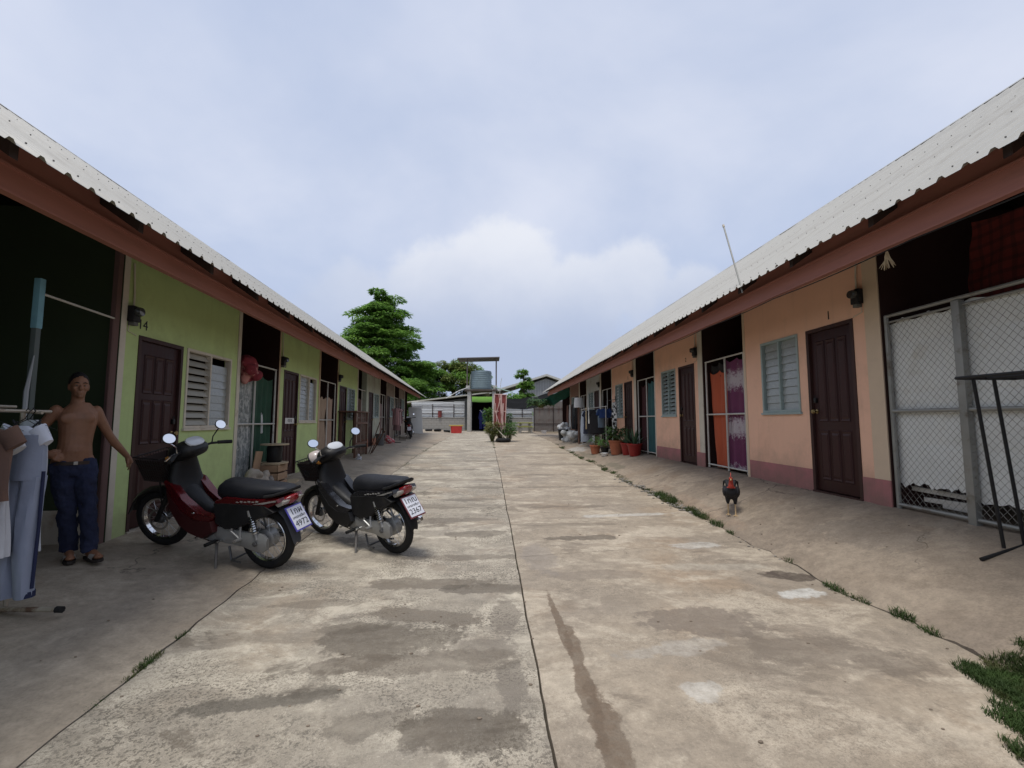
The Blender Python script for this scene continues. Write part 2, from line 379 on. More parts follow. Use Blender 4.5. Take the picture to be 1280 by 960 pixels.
m_yr = concrete('yard_concrete_smooth', (.355,.295,.222), (.49,.42,.325), (.15,.122,.093), .6, .8, stretch=(.9,1.35,1), bump=.6, blobs=[
    (.485,3.2,.028,.42,.02,RED,.9), (.515,2.55,.042,.5,-.03,RED,.9), (.545,1.95,.062,.45,-.02,RED,.9), (1.15,5.28,.46,.10,.03,DK,.8), (.9,5.9,.8,.07,0,DK2,.5), (2.72,3.98,.24,.10,-.35,(.085,.066,.052),1.0), (2.55,3.62,.20,.11,.1,WHT,.85),
    (1.5,3.15,.42,.22,.1,(.155,.125,.10),.7), (2.05,2.75,.45,.20,-.3,(.165,.135,.105),.65), (1.12,2.42,.13,.09,0,WHT,.45), (1.2,2.85,.35,.10,.2,(.42,.40,.36),.4), (1.0,4.1,.6,.10,0,(.20,.165,.13),.5), (2.1,4.25,.5,.10,0,(.42,.38,.31),.5), (2.3,4.95,.35,.12,.1,WHT,.5), (1.2,7.0,.9,.08,0,DK2,.55), (1.6,8.8,1.0,.10,0,DK,.45), (.9,10.5,.7,.12,0,DK2,.5), (.5,4.6,.18,.45,0,(.25,.22,.19),.5), (2.0,6.4,.6,.08,.1,WHT,.5), (1.8,12.5,1,.2,0,DK2,.4), (2,16,1,.3,0,DK2,.4)])
m_al = concrete('apron_concrete', (.305,.257,.198), (.37,.315,.247), (.15,.128,.105), .35, .22, bump=.3, blobs=[(-2.5,15.2,.55,.35,.2,(.09,.083,.065),.6), (-2.7,12.2,.5,.22,.2,DK2,.6), (-2.9,18,.6,.6,.2,(.16,.15,.125),.6), (-2.6,10,.5,.10,.1,DK2,.6),(-2.6,21,.5,.8,.1,DK2,.5)])
m_ar = concrete('apron_concrete_warm', (.262,.210,.156), (.315,.258,.195), (.16,.13,.10), .3, .2, bump=.3, blobs=[(3.1,6.4,.12,.9,.0,(.30,.215,.15),.4), (3.6,4.2,.25,.5,.2,(.17,.145,.12),.4), (3.25,16.8,.30,.9,0,(.42,.41,.38),.6), (3.2,11.3,.12,.8,0,(.13,.12,.08),.6), (3.15,14.5,.12,1.0,0,(.13,.12,.08),.6), (3.4,20,.4,.8,0,(.12,.105,.085),.6)])
m_soil = mat('soil', (.055,.045,.033), .95, var=.35, scale=9, bump=.6, bscale=40, c2=(.05,.065,.03), f2=(.55,.65))
def ybound(X): return 4.585 + .17 * X + .02 * nz1(X * 3, 9) + .01 * nz1(X * 11, 10)
gl = lambda Y: .007 + .008 * max(0, nz1(Y * 1.7, 11)); gr = lambda Y: .006 + .020 * max(0, nz1(Y * 1.1, 12)) + (.05 if 6.3 < Y < 9.5 else 0)
strip('yard', m_yl, lambda Y: crl(Y) + gl(Y), lambda Y: cen(Y) - .008, YS, 26)
strip('yard', m_yr, lambda Y: cen(Y) + .005, lambda Y: crr(Y) - gr(Y), [i / 60 for i in range(61)], 26, yfn=lambda t, X: -3.5 + t * (ybound(X) - .0025 + 3.5))
strip('yard', m_yr, lambda Y: cen(Y) + .005, lambda Y: crr(Y) - gr(Y), [(i / 150) ** 1.9 for i in range(151)], 26, yfn=lambda t, X: ybound(X) + .0025 + t * (34.6 - ybound(X)))
def xwl(Y, l): return (-l - Y * LXv.y) / LXv.x
strip('apron_left', m_al, lambda Y: xwl(Y, WL + 2.2), lambda Y: crl(Y) - .004, YS, 30)
strip('apron_right', m_ar, lambda Y: crr(Y) + .004, lambda Y: WR + 2.2, YS, 30)
m_earth = mat('earth', (.16,.125,.085), .95, var=.3, scale=.6, bump=.3, bscale=8, c2=(.07,.10,.03), f2=(.48,.60), s2=.12)
def ground():
    ys = [-1500,-300,-60,-10,-4] + [i * 2 for i in range(0, 20)] + [45, 60, 120, 400, 2000]; xs = [-1500,-300,-60,-20,-10,-6,-4,-3,-2,-1,0,1,2,3,3.5,4,6,10,20,60,300,1500]
    mb = MB(); n = len(xs)
    zf = lambda X, Y: (zyard(max(-4, min(Y, 36))) - .055)
    mb.add([(x, y, zf(x, y)) for y in ys for x in xs], [(j*n+i, j*n+i+1, (j+1)*n+i+1, (j+1)*n+i) for j in range(len(ys)-1) for i in range(n-1)])
    mb.build('ground', m_earth, kind='structure', fixn=False)
ground()
# dark soil showing in the joints, just under the slab tops
mb = MB()
for f, w in ((crl, .03), (cen, .02), (crr, .12)):
    vs = []
    ys = [y for y in YS if y < 34]
    for Y in ys: vs += [(f(Y) - w, Y, gz(f(Y), Y) - .028), (f(Y) + w, Y, gz(f(Y), Y) - .028)]
    mb.add(vs, [(2*i, 2*i+1, 2*i+3, 2*i+2) for i in range(len(ys) - 1)])
mb.build('joint_soil', m_soil, kind='structure', fixn=False)

# ------------------------------------------------------------------ the two rows of rooms
M_G = mat('green_paint', (.46,.575,.25), .75, var=.08, scale=2.5, bump=.12, bscale=90, c2=(.38,.46,.21), f2=(.55,.75), s2=1.2)
M_P = mat('peach_paint', (.80,.49,.345), .75, var=.05, scale=2.5, bump=.12, bscale=90, c2=(.72,.43,.30), f2=(.55,.78), s2=1.3)
M_PK = mat('pink_band_paint', (.42,.165,.17), .75, var=.10, scale=4, bump=.1, c2=(.27,.14,.13), f2=(.55,.7))
M_OR = mat('orange_band_paint', (.55,.25,.15), .75, var=.1, scale=4)
M_CR = mat('cream_trim_paint', (.58,.53,.44), .7, var=.08, scale=5, bump=.1, c2=(.40,.33,.25), f2=(.58,.72), s2=4)
M_CRO = mat('ochre_post_paint', (.48,.36,.24), .7, var=.1, scale=5, c2=(.42,.24,.14), f2=(.5,.66), s2=3)
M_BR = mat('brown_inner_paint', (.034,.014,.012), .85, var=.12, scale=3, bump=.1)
M_DG = mat('inner_green_shade_baked', (.032,.045,.022), .8, var=.12, scale=3)  # green wall paint, its colour darkened to carry the shade inside the bays
M_BP = mat('brown_post_paint', (.13,.075,.068), .7, var=.12, scale=5)
M_FA = mat('fascia_red_brown', (.35,.148,.115), .55, var=.12, scale=3, stretch=(.4,3,3), c2=(.26,.12,.095), f2=(.55,.72), s2=3)
M_RF = mat('roof_sheet_white', (.35,.342,.315), .5, metal=.0, var=.10, scale=1.5, c2=(.27,.255,.23), f2=(.55,.75), s2=1.1)
M_DKW = mat('dark_steel', (.045,.03,.028), .6, var=.15)
M_SCR = mat('screw_dark', (.15,.14,.13), .6)
M_DOOR = mat('door_wood', (.034,.0115,.0105), .5, var=.25, scale=4, stretch=(6,6,.7), bump=.08, bscale=20)
M_DOORP = mat('door_panel_wood', (.038,.0125,.0115), .5, var=.25, scale=4, stretch=(6,6,.7))
M_DFR = mat('door_frame_wood', (.045,.02,.017), .55, var=.2, scale=5)
M_STEEL = mat('galvanised_tube', (.42,.42,.40), .45, metal=.6, var=.15, scale=8, c2=(.20,.14,.10), f2=(.60,.70), s2=6)
M_STEELW = mat('pale_painted_tube', (.50,.49,.45), .5, metal=.2, var=.12, scale=8, c2=(.25,.18,.13), f2=(.62,.72), s2=6)
M_ALU = mat('aluminium_frame', (.52,.53,.52), .45, metal=.4, var=.08)
M_TEAL = mat('teal_window_frame', (.30,.37,.36), .55, var=.1)
M_GLS = mat('frosted_glass_slat', (.31,.335,.325), .25, var=.1, scale=3, spec=.6)
M_GLSD = mat('ribbed_glass_slat', (.30,.34,.33), .22, var=.15, scale=4, spec=.7)
M_TAN = mat('beige_slat', (.43,.42,.37), .45, var=.1, scale=5)
M_BLK = mat('black_plastic', (.011,.011,.012), .5, var=.25, c2=(.03,.027,.023), f2=(.56,.74), s2=7)
M_BRASS = mat('dull_brass', (.35,.26,.12), .35, metal=.9)
M_CHR = mat('chrome', (.66,.67,.68), .16, metal=1, var=.06)

weathered(M_G, .35, amt=.4, drip=.10); weathered(M_P, .75, amt=.3, drip=.10); weathered(M_PK, .60, amt=.55); weathered(M_CR, .4, amt=.5)
class Row:
    def __init__(s, side, W, S0, zb, name, label, cat):
        s.side = side; s.W = W; s.S0 = S0; s.zb = zb; s.g = 1 if side == 'L' else -1
        s.rz = pi/2 + AL if side == 'L' else -pi/2
        s.root = thing(name, label, cat, s.wp(S0, W, zb), s.rz)
    def wp(s, a, l, z):
        if s.side == 'L': p = LYv * a - LXv * l
        else: p = Vector((l, a, 0))
        return Vector((p.x, p.y, z))
    def lp(s, a, l, z): return (s.g * (a - s.S0), l - s.W, z - s.zb)
    def bx(s, mb, s0, s1, l0, l1, z0, z1):
        a = s.lp(s0, l0, z0); b = s.lp(s1, l1, z1)
        mb.box(a[0], b[0], a[1], b[1], a[2], b[2]); return mb
    def thing(s, name, label, cat, a, l, z, group=None): return thing(name, label, cat, s.wp(a, l, z), s.rz, group)

ROOF = .717
def make_roof(R, s0, s1, eave_l, eave_z, ridge_l, rib=.2):
    g = R.g; root = R.root; ridge_z = eave_z + (ridge_l - eave_l) * ROOF
    back_l = ridge_l + (ridge_l - eave_l) - .5; back_z = ridge_z - (back_l - ridge_l) * ROOF
    w = rib * 4; n = int(round((s1 - s0) / w)); ln = sqrt((ridge_l - eave_l)**2 + (ridge_z - eave_z)**2)
    # roof body: ridge cap, rafters, purlins
    mb = MB()
    a = R.lp(s0, ridge_l, ridge_z + .028); b = R.lp(s0 + n*w, ridge_l, ridge_z + .028)
    for d in (-.22, .22):
        mb.add([a, b, (b[0], b[1]+d, b[2]-abs(d)*ROOF), (a[0], a[1]+d, a[2]-abs(d)*ROOF)], [(0,1,2,3)])
    rf = mb.build('roof', M_RF, root, label='ribbed pale sheet roof')
    prof = []
    for k in range(4):
        x0 = k * rib
        prof += [(x0, 0), (x0 + rib - .062, 0), (x0 + rib - .042, .026), (x0 + rib - .018, .026)]
    prof.append((w, 0))
    def sheet_mesh(nm, l0, l1, z0, z1):
        mb = MB(); m = len(prof); cuts = 5; vs = []
        for i in range(cuts + 1):
            t = i / cuts
            vs += [(g * p[0], (l0 + (l1 - l0) * t), z0 + (z1 - z0) * t + p[1]) for p in prof]
        mb.add(vs, [(i*m+k, i*m+k+1, (i+1)*m+k+1, (i+1)*m+k) for i in range(cuts) for k in range(m - 1)])
        return mb.mesh(nm, M_RF, ang=20)
    me = sheet_mesh('roof_sheet', 0, ridge_l - eave_l, 0, ridge_z - eave_z)
    me2 = sheet_mesh('roof_sheet_back', 0, back_l - ridge_l, 0, back_z - ridge_z)
    rr = random.Random(3)
    for i in range(n):
        p = R.lp(s0 + i * w, eave_l + rr.uniform(-.012, .012), eave_z + rr.uniform(-.004, .004)); link('roof_sheet', me, rf, p)
        p = R.lp(s0 + i * w, ridge_l, ridge_z); link('roof_sheet', me2, rf, p)
    sc = MB()
    for i in range(n * 4):
        for d in (.10, 1.2, 2.3):
            p = R.lp(s0 + i * rib + rib - .03, eave_l + d, eave_z + d * ROOF + .03); sc.box(p[0]-.0035, p[0]+.0035, p[1]-.0035, p[1]+.0035, p[2]-.006, p[2]+.003)
    sc.build('screw', M_SCR, rf, kind='stuff', smooth=False)
    # rafters and purlins
    k = 0; s = s0 + .3
    raf = MB(); t = .012
    while s < s1 - .1:
        a = R.lp(s, eave_l + .10, eave_z + .10 * ROOF - t); b = R.lp(s, ridge_l, ridge_z - t); e = .025
        raf.add([(a[0]-e,a[1],a[2]),(a[0]+e,a[1],a[2]),(a[0]+e,a[1],a[2]-.09),(a[0]-e,a[1],a[2]-.09),(b[0]-e,b[1],b[2]),(b[0]+e,b[1],b[2]),(b[0]+e,b[1],b[2]-.09),(b[0]-e,b[1],b[2]-.09)],
                [(0,1,2,3),(7,6,5,4),(0,4,5,1),(1,5,6,2),(2,6,7,3),(3,7,4,0)]); s += .99
    raf.build('rafter', M_DKW, root, smooth=False)
    return ridge_z, back_l, back_z

DOORP = {}
def make_door(R, s0, s1, z0, z1, style, sign=False):
    """door leaf set 4 cm into the wall, hinge on the near side"""
    g = R.g; W = s1 - s0; H = z1 - z0; root = R.root
    d = link('door', None, root); key = (round(W, 2), round(H, 2), style)
    fr = MB(); c = .045
    R.bx(fr, s0, s0 + c, R.W - .008, R.W + .09, z0, z1); R.bx(fr, s1 - c, s1, R.W - .008, R.W + .09, z0, z1); R.bx(fr, s0 + c, s1 - c, R.W - .008, R.W + .09, z1 - c, z1)
    fr.build('door_frame', M_DFR, root, smooth=False)
    mb = MB(); mb.bbox(g * (c + .003), g * (W - c - .003), 0, .038, .012, H - c - .003, .004)
    bpy.data.objects.remove(d)
    d = mb.build('door', M_DOOR, root, loc=R.lp(s0, R.W + .022, z0))
    iw = W - 2*c - .16; lo = c + .08
    cols = 3; cw = iw / cols
    specs = []
    if style == 0:   # two rows of three narrow panels above one wide panel
        for k in range(cols):
            specs += [(lo + k*cw + .015, lo + (k+1)*cw - .015, H*.70, H*.91), (lo + k*cw + .015, lo + (k+1)*cw - .015, H*.43, H*.67)]
        specs.append((lo + .01, lo + iw - .01, H*.08, H*.385))
    else:            # tall narrow panels above, short ones below
        for k in range(cols):
            specs += [(lo + k*cw + .015, lo + (k+1)*cw - .015, H*.42, H*.92), (lo + k*cw + .015, lo + (k+1)*cw - .015, H*.07, H*.37)]
    for (a, b, e, f) in specs:
        kk = (round(b - a, 3), round(f - e, 3))
        if kk not in DOORP:
            q = MB(); hw, hh = (b-a)/2, (f-e)/2
            r0 = [(-hw,0,-hh),(hw,0,-hh),(hw,0,hh),(-hw,0,hh)]; r1 = [(x*.93,-.010,z*(1-.012/hh)) for x,_,z in r0]; r2 = [(x*.78,-.004,z*(1-.035/hh)) for x,_,z in r0]; r3 = [(x*.62,-.012,z*(1-.06/hh)) for x,_,z in r0]
            q.rings([r0, r1, r2, r3], True); DOORP[kk] = q.mesh('door_panel', M_DOORP, smooth=False)
        link('door_panel', DOORP[kk], d, (g * (a + b) / 2, -.0005, (e + f) / 2))
    h = MB(); x = g * (W - c - .055); z = H * .485
    h.lathe([(.026,0),(.026,.008),(.012,.012),(.012,.035),(.026,.042),(.030,.055),(.024,.068),(.0,.07)], 14, Matrix.Translation((x, 0, z)) @ Matrix.Rotation(pi/2, 4, 'X'))
    h.build('door_handle', M_BRASS, d)
    h = MB(); h.bbox(x - .02, x + .02, -.03, 0, z + .11, z + .17, .006); h.tube([(x-.012,-.02,z+.17),(x-.012,-.02,z+.205),(x+.012,-.02,z+.205),(x+.012,-.02,z+.17)], .004, 6); h.build('padlock', M_BLK, d)
    return d
def make_window(R, s0, s1, z0, z1, frame, panes):
    """panes = list of (fraction, style, slat material, slats); each slat its own piece"""
    g = R.g; W = s1 - s0; H = z1 - z0; c = .035
    mb = MB()
    mb.box(0, g*W, -.012, .07, 0, c); mb.box(0, g*W, -.012, .07, H - c, H); mb.box(0, g*c, -.012, .07, c, H - c); mb.box(g*(W-c), g*W, -.012, .07, c, H - c)
    x = c; iw = W - 2*c
    for i, (f, st, m, n) in enumerate(panes[:-1]):
        x += f * iw; mb.box(g*(x-.016), g*(x+.016), -.010, .065, c, H - c)
    w = mb.build('window', frame, R.root, loc=R.lp(s0, R.W, z0), smooth=False)
    sl = MB(); sl.box(-g*.02, g*(W+.02), -.03, .0, -.03, -.001); sl.build('sill', frame, w, smooth=False)
    x = c
    for i, (f, st, m, n) in enumerate(panes):
        a, b = x + .018, x + f*iw - .018; x += f*iw
        ph = (H - 2*c) / n; hh = ph * (.54 if st == 'open' else .535)
        sm = MB(); sm.box(-(b-a)/2, (b-a)/2, -.0025, .0025, -hh, hh); me = sm.mesh('louvre_slat', m, smooth=False)
        for k in range(n):
            if st == 'gap' and k >= n - 1: continue
            ang = {'open': radians(-38), 'closed': radians(-9), 'gap': radians(-6)}[st] + RND.uniform(-.03, .03)
            link('louvre_slat', me, w, (g*(a+b)/2, .035, c + ph*(k+.5)), (ang, 0, 0))
    return w
def make_meter(R, s, z, label, group):
    t = R.thing('electric_meter', label, 'meter', s, R.W, z, group); g = R.g
    mb = MB(); mb.bbox(-.055, .055, -.075, -.0, -.02, .15, .012); mb.build('meter_box', M_BLK, t)
    mb = MB(); mb.lathe([(.05,0),(.05,.03),(.042,.05),(0,.052)], 18, Matrix.Translation((0,-.074,.09)) @ Matrix.Rotation(pi/2, 4, 'X')); mb.build('meter_dome', mat('meter_glass', (.05,.055,.055), .12, spec=.8), t)
    mb = MB(); mb.bbox(-.03, .03, -.07, -.005, -.06, -.021, .006); mb.build('terminal_cover', mat('meter_cover_grey', (.12,.12,.11), .5), t)
    mb = MB(); mb.tube([(g*.03, -.012, .15), (g*.03, -.012, .3), (g*.0, -.012, .62)], .009, 6); mb.tube([(g*-.02, -.012, -.06), (g*-.03, -.012, -.12), (g*.1,-.012,-.15)], .005, 5); mb.build('conduit', M_CR, t)
    return t
FONT = None
def text_mesh(txt, size, m, depth=.001):
    cu = bpy.data.curves.new('txt', 'FONT'); cu.body = txt; cu.size = size; cu.align_x = 'CENTER'; cu.align_y = 'CENTER'; cu.extrude = depth; cu.resolution_u = 3
    o = bpy.data.objects.new('txt', cu); col.objects.link(o)
    dg = bpy.context.evaluated_depsgraph_get(); me = bpy.data.meshes.new_from_object(o.evaluated_get(dg))
    bpy.data.objects.remove(o); me.materials.clear(); me.materials.append(m); return me
M_INK = mat('black_lettering', (.02,.02,.022), .6)

# ---- left row ----
RL = Row('L', WL, 5.0, .30, 'row_house', 'long green row house with dark doors under a pale ribbed roof', 'building')
UL = 3.97
zr, bl, bz = make_roof(RL, -1.6, 28.7, 2.42, 2.993, 6.2, .174)
ROOFZ = lambda R, l: (2.993 + (l - 2.42) * ROOF) if R is RL else (3.152 + (l - 3.08) * ROOF)
def fascia(R, s0, s1, l, z0, z1):
    mb = MB(); R.bx(mb, s0, s1, l, l + .05, z0, z1); R.bx(mb, s0, s1, l - .012, l - .0005, z0, z0 + .018); R.bx(mb, s0, s1, l - .012, l - .0005, z1 - .018, z1)
    mc = MB(); R.bx(mc, s0, s1, l + .06, l + .08, z1 - .05, ROOFZ(R, l + .06) - .015); mc.build('eave_board', M_FA, R.root, smooth=False)
    return mb.build('fascia', M_FA, R.root, smooth=False)
fascia(RL, -1.6, 14.9, 2.75, 2.871, 3.048); fascia(RL, 14.9, 28.6, 2.75, 2.915, 3.048)
def wall_unit(R, k, s0, s1, zb, door, win, wm, edges, topz, band=None):
    """front wall with door and window openings, plus the two partition walls of the unit"""
    mb = MB(); W = R.W; T = .10; a, b, dt = door; c, d, wb, wt = win; z0 = zb - .15
    R.bx(mb, s0, a, W, W + T, z0, dt); R.bx(mb, b, c, W, W + T, z0, dt)
    R.bx(mb, c, d, W, W + T, z0, wb); R.bx(mb, d, s1, W, W + T, z0, dt)
    if abs(wt - dt) > .004: R.bx(mb, c, d, W, W + T, wt, dt)
    R.bx(mb, s0, s1, W, W + T, dt, topz)
    mb.build('wall', wm, R.root, smooth=False)
    th = MB(); R.bx(th, a, b, W - .02, W + .1, zb - .1, zb + .012); th.build('threshold', M_CR if band is None else M_DFR, R.root, smooth=False)
    if band:
        bm_, bz_ = band; mb = MB(); P = .004
        R.bx(mb, s0, a, W - P, W + .03, z0, bz_); mb.build('skirting', bm_, R.root, smooth=False)
        mb = MB(); R.bx(mb, b, s1, W - P, W + .03, z0, bz_); mb.build('skirting', bm_, R.root, smooth=False)
walls_l = []
for k in range(6):
    s0 = 5.02 + UL * k; s1 = s0 + 2.33; zb = zwl(s0 + .6)
    da, db = s0 + .20, s0 + .98; zt = zb + 2.125 if k < 2 else zb + 2.05
    wa, wb = s0 + 1.06, s0 + 2.16
    wz0, wz1 = zb + 1.09, zb + 2.15
    if k == 2: wa, wb = s0 + 1.05, s0 + 2.0
    wm = M_G if k < 3 else mat('pale_green_grey_paint', (.40,.42,.34), .8, var=.12, scale=2, c2=(.26,.22,.18), f2=(.5,.7), s2=1.5)
    if k >= 4: wm = mat('weathered_brown_grey_paint', (.27,.22,.18), .8, var=.2, scale=2, c2=(.15,.09,.07), f2=(.5,.7), s2=1.5)
    wall_unit(RL, k, s0, s1, zb, (da, db, max(zt, wz1) if False else zt), (wa, wb, wz0, min(wz1, zt)), wm, None, 3.74, (M_OR, zb + .28) if k == 3 else None)
    make_door(RL, da, db, zb + .012, zt, 0 if k == 0 else 1)
    wz1 = min(wz1, zt)
    if k == 0: panes = [(.5, 'open', M_TAN, 10), (.5, 'gap', M_GLS, 9)]
    elif k == 1: panes = [(.55, 'closed', M_GLS, 10), (.45, 'gap', M_GLS, 10)]
    else: panes = [(.5, 'closed', M_GLSD, 9), (.5, 'open', M_GLSD, 9)]
    make_window(RL, wa, wb, wz0, wz1, M_CR if k < 2 else M_TEAL, panes)
    # corner posts: cream far edge, brown and cream near edge
    pm = (M_CR, M_CRO)[1 if k in (1, 2) else 0]
    mb = MB(); RL.bx(mb, s1 + .001, s1 + .09, WL - .012, WL + .13, zb - .15, 3.74); mb.build('pillar', M_CR if k != 1 else M_CRO, RL.root, smooth=False)
    mb = MB(); RL.bx(mb, s0 - .09, s0 - .001, WL - .012, WL + .13, zb - .15, 3.74); mb.build('pillar', pm, RL.root, smooth=False)
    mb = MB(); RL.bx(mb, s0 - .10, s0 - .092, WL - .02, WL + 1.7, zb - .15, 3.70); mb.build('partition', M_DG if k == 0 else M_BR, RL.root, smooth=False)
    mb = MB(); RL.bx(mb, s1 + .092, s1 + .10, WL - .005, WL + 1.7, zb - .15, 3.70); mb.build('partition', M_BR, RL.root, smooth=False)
sK = 5.02 + 3*UL; zk = zwl(sK)   # wide_pillar
mb = MB(); RL.bx(mb, sK - .34, sK - .101, WL - .03, WL + .15, zk + .30, 3.70); mb.build('pillar', mat('pale_mint_paint', (.42,.46,.38), .8, var=.12, scale=2, c2=(.33,.33,.27), f2=(.5,.7)), RL.root, smooth=False)
mb = MB(); RL.bx(mb, sK - .345, sK - .100, WL - .034, WL + .15, zk - .15, zk + .299); mb.build('skirting', M_OR, RL.root, smooth=False)
# brown steel door post of the nearest bay with a white skirting behind
mb = MB(); RL.bx(mb, 4.855, 4.915, WL - .015, WL + .03, .15, 3.55); mb.build('post', M_BP, RL.root, smooth=False)
mb = MB(); RL.bx(mb, 4.895, 4.918, WL + .13, WL + 1.69, .2, .62); mb.build('skirting', M_CR, RL.root, smooth=False)
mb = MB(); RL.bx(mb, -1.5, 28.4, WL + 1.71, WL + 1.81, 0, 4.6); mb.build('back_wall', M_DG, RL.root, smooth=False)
mb = MB(); RL.bx(mb, -1.5, 28.4, bl - .5, bl - .4, -.1, bz + .2); mb.build('rear_wall', M_G, RL.root, smooth=False)
def gable(R, s, l0, zl, rl, zr_, bl_, bz_, m):
    mb = MB(); e = .05 * R.g
    pts = [R.lp(s, l0, 0), R.lp(s, l0, zl), R.lp(s, rl, zr_), R.lp(s, bl_, bz_), R.lp(s, bl_, 0)]
    mb.add(pts + [(p[0]+e, p[1], p[2]) for p in pts], [(0,1,2,3,4),(9,8,7,6,5)] + [(i, (i+1) % 5, (i+1) % 5+5, i+5) for i in range(5)]); return mb.build('gable_wall', m, R.root, smooth=False)
gable(RL, 28.45, WL, 3.70, 6.2, zr - .1, bl - .4, bz + .1, M_BR)
mb = MB(); RL.bx(mb, 1.0, 3.32, WL, WL + .1, .1, 3.74); mb.build('wall', M_G, RL.root, smooth=False)

# ---- right row ----
RR = Row('R', WR, 4.58, ZWR, 'row_house', 'long peach row house with pink skirting and dark panelled doors', 'building')
UR = 4.03
zr2, bl2, bz2 = make_roof(RR, -1.8, 25.9, 3.08, 3.152, 7.4, .159)
fascia(RR, -1.8, 25.8, 3.34, 2.958, 3.152)
mb = MB(); mb.tube([RR.lp(s, 3.33, 2.945 - .018 * abs(sin(s * 1.9)) - .01) for s in [2 + .25 * i for i in range(70)]], .006, 5); mb.build('wire', M_BLK, RR.root)
for k in range(5):
    s0 = 4.60 + UR * k; s1 = s0 + 2.45; zb = ZWR
    da, db = s0 + .27, s0 + 1.04; zt = zb + 2.08
    wa, wb = s0 + 1.20, s0 + 2.03; wz0, wz1 = zb + 1.015, zb + 2.08
    if k == 3: wm = mat('white_grey_paint', (.46,.48,.47), .8, var=.1, scale=2, c2=(.33,.30,.27), f2=(.55,.7))
    elif k == 4: wm = mat('faded_brown_paint', (.24,.14,.11), .8, var=.15, scale=2)
    else: wm = M_P
    wall_unit(RR, k, s0, s1, zb, (da, db, zt), (wa, wb, wz0, wz1), wm, None, 3.86, (M_PK, zb + .27) if k < 3 else None)
    make_door(RR, da, db, zb + .012, zt, 1)
    if k == 0: panes = [(.5, 'closed', M_GLS, 9), (.5, 'closed', M_GLS, 9)]
    elif k == 1: panes = [(.5, 'open', M_GLSD, 11), (.5, 'open', M_GLSD, 11)]
    else: panes = [(.5, 'open', M_GLSD, 10), (.5, 'closed', M_GLS, 10)]
    make_window(RR, wa, wb, wz0, wz1, M_TEAL, panes)
    pm = M_CR if k >= 1 else mat('pale_peach_trim', (.60,.47,.34), .75, var=.06)
    mb = MB(); RR.bx(mb, s0 - .09, s0 + .10, WR - .010, WR + .12, zb - .15 if k >= 3 else zb + .271, 3.86); mb.build('pillar', pm, RR.root, smooth=False)
    if k < 3:
        mb = MB(); RR.bx(mb, s0 - .092, s0 + .102, WR - .013, WR + .12, zb - .15, zb + .27); mb.build('skirting', M_PK, RR.root, smooth=False)
    mb = MB(); RR.bx(mb, s1 + .001, s1 + .06, WR - .006, WR + .12, zb - .15, 3.86); mb.build('pillar', pm, RR.root, smooth=False)
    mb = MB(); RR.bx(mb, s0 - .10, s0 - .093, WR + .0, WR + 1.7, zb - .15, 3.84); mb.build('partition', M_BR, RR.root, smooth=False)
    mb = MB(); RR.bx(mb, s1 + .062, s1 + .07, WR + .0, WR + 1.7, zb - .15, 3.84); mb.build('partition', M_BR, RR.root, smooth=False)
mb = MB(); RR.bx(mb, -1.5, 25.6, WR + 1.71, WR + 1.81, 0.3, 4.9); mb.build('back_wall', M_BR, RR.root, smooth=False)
mb = MB(); RR.bx(mb, -1.5, 25.6, bl2 - .5, bl2 - .4, 0, bz2 + .2); mb.build('rear_wall', M_P, RR.root, smooth=False)
gable(RR, 25.7, WR, 3.82, 7.4, zr2 - .1, bl2 - .4, bz2 + .1, M_BR)
mb = MB(); RR.bx(mb, .4, 2.2, WR, WR + .1, .3, 3.86); mb.build('wall', M_P, RR.root, smooth=False)

# meters and room numbers
make_meter(RL, 5.07, 2.57, 'black electric meter on the green wall beside number 14', 'electric meters')
make_meter(RL, 5.07 + UL, 2.60, 'black electric meter on the green wall above the door with a white sign', 'electric meters')
make_meter(RL, 5.07 + 2*UL, 2.66, 'black electric meter on the green wall behind the wooden rack', 'electric meters')
make_meter(RR, 4.75, 2.84, 'black electric meter on the peach wall beside number 1', 'electric meters')
make_meter(RR, 4.75 + UR, 2.84, 'black electric meter on the peach wall between the first and second doors', 'electric meters')
make_meter(RR, 4.75 + 2*UR, 2.84, 'black electric meter on the peach wall above the third door', 'electric meters')
make_meter(RR, 4.75 + 3*UR, 2.84, 'black electric meter on the white grey wall', 'electric meters')
def wall_text(R, txt, s, z, size, l=None):
    link('number', text_mesh(txt, size, M_INK), R.root, R.lp(s, (R.W if l is None else l) - .003, z), (pi/2, 0, 0))
wall_text(RL, '14', 5.27, 2.555, .155); wall_text(RL, '13', 5.25 + UL, 2.60, .13)
wall_text(RR, '1', 5.23, 2.80, .15); wall_text(RR, '2', 5.25 + UR, 2.80, .13); wall_text(RR, '3', 5.25 + 2*UR, 2.80, .13)
# plate on the second green door
t = RL.thing('door_sign', 'small white sign with dark letters on a brown door', 'sign', 9.60, WL + .012, 1.50)
mb = MB(); mb.bbox(-.235, .235, -.004, .004, -.058, .058, .002); mb.build('plate', mat('sign_white', (.62,.62,.60), .5), t)
link('lettering', text_mesh('0 8 0', .105, M_INK), t, (0, -.006, 0), (pi/2, 0, 0))

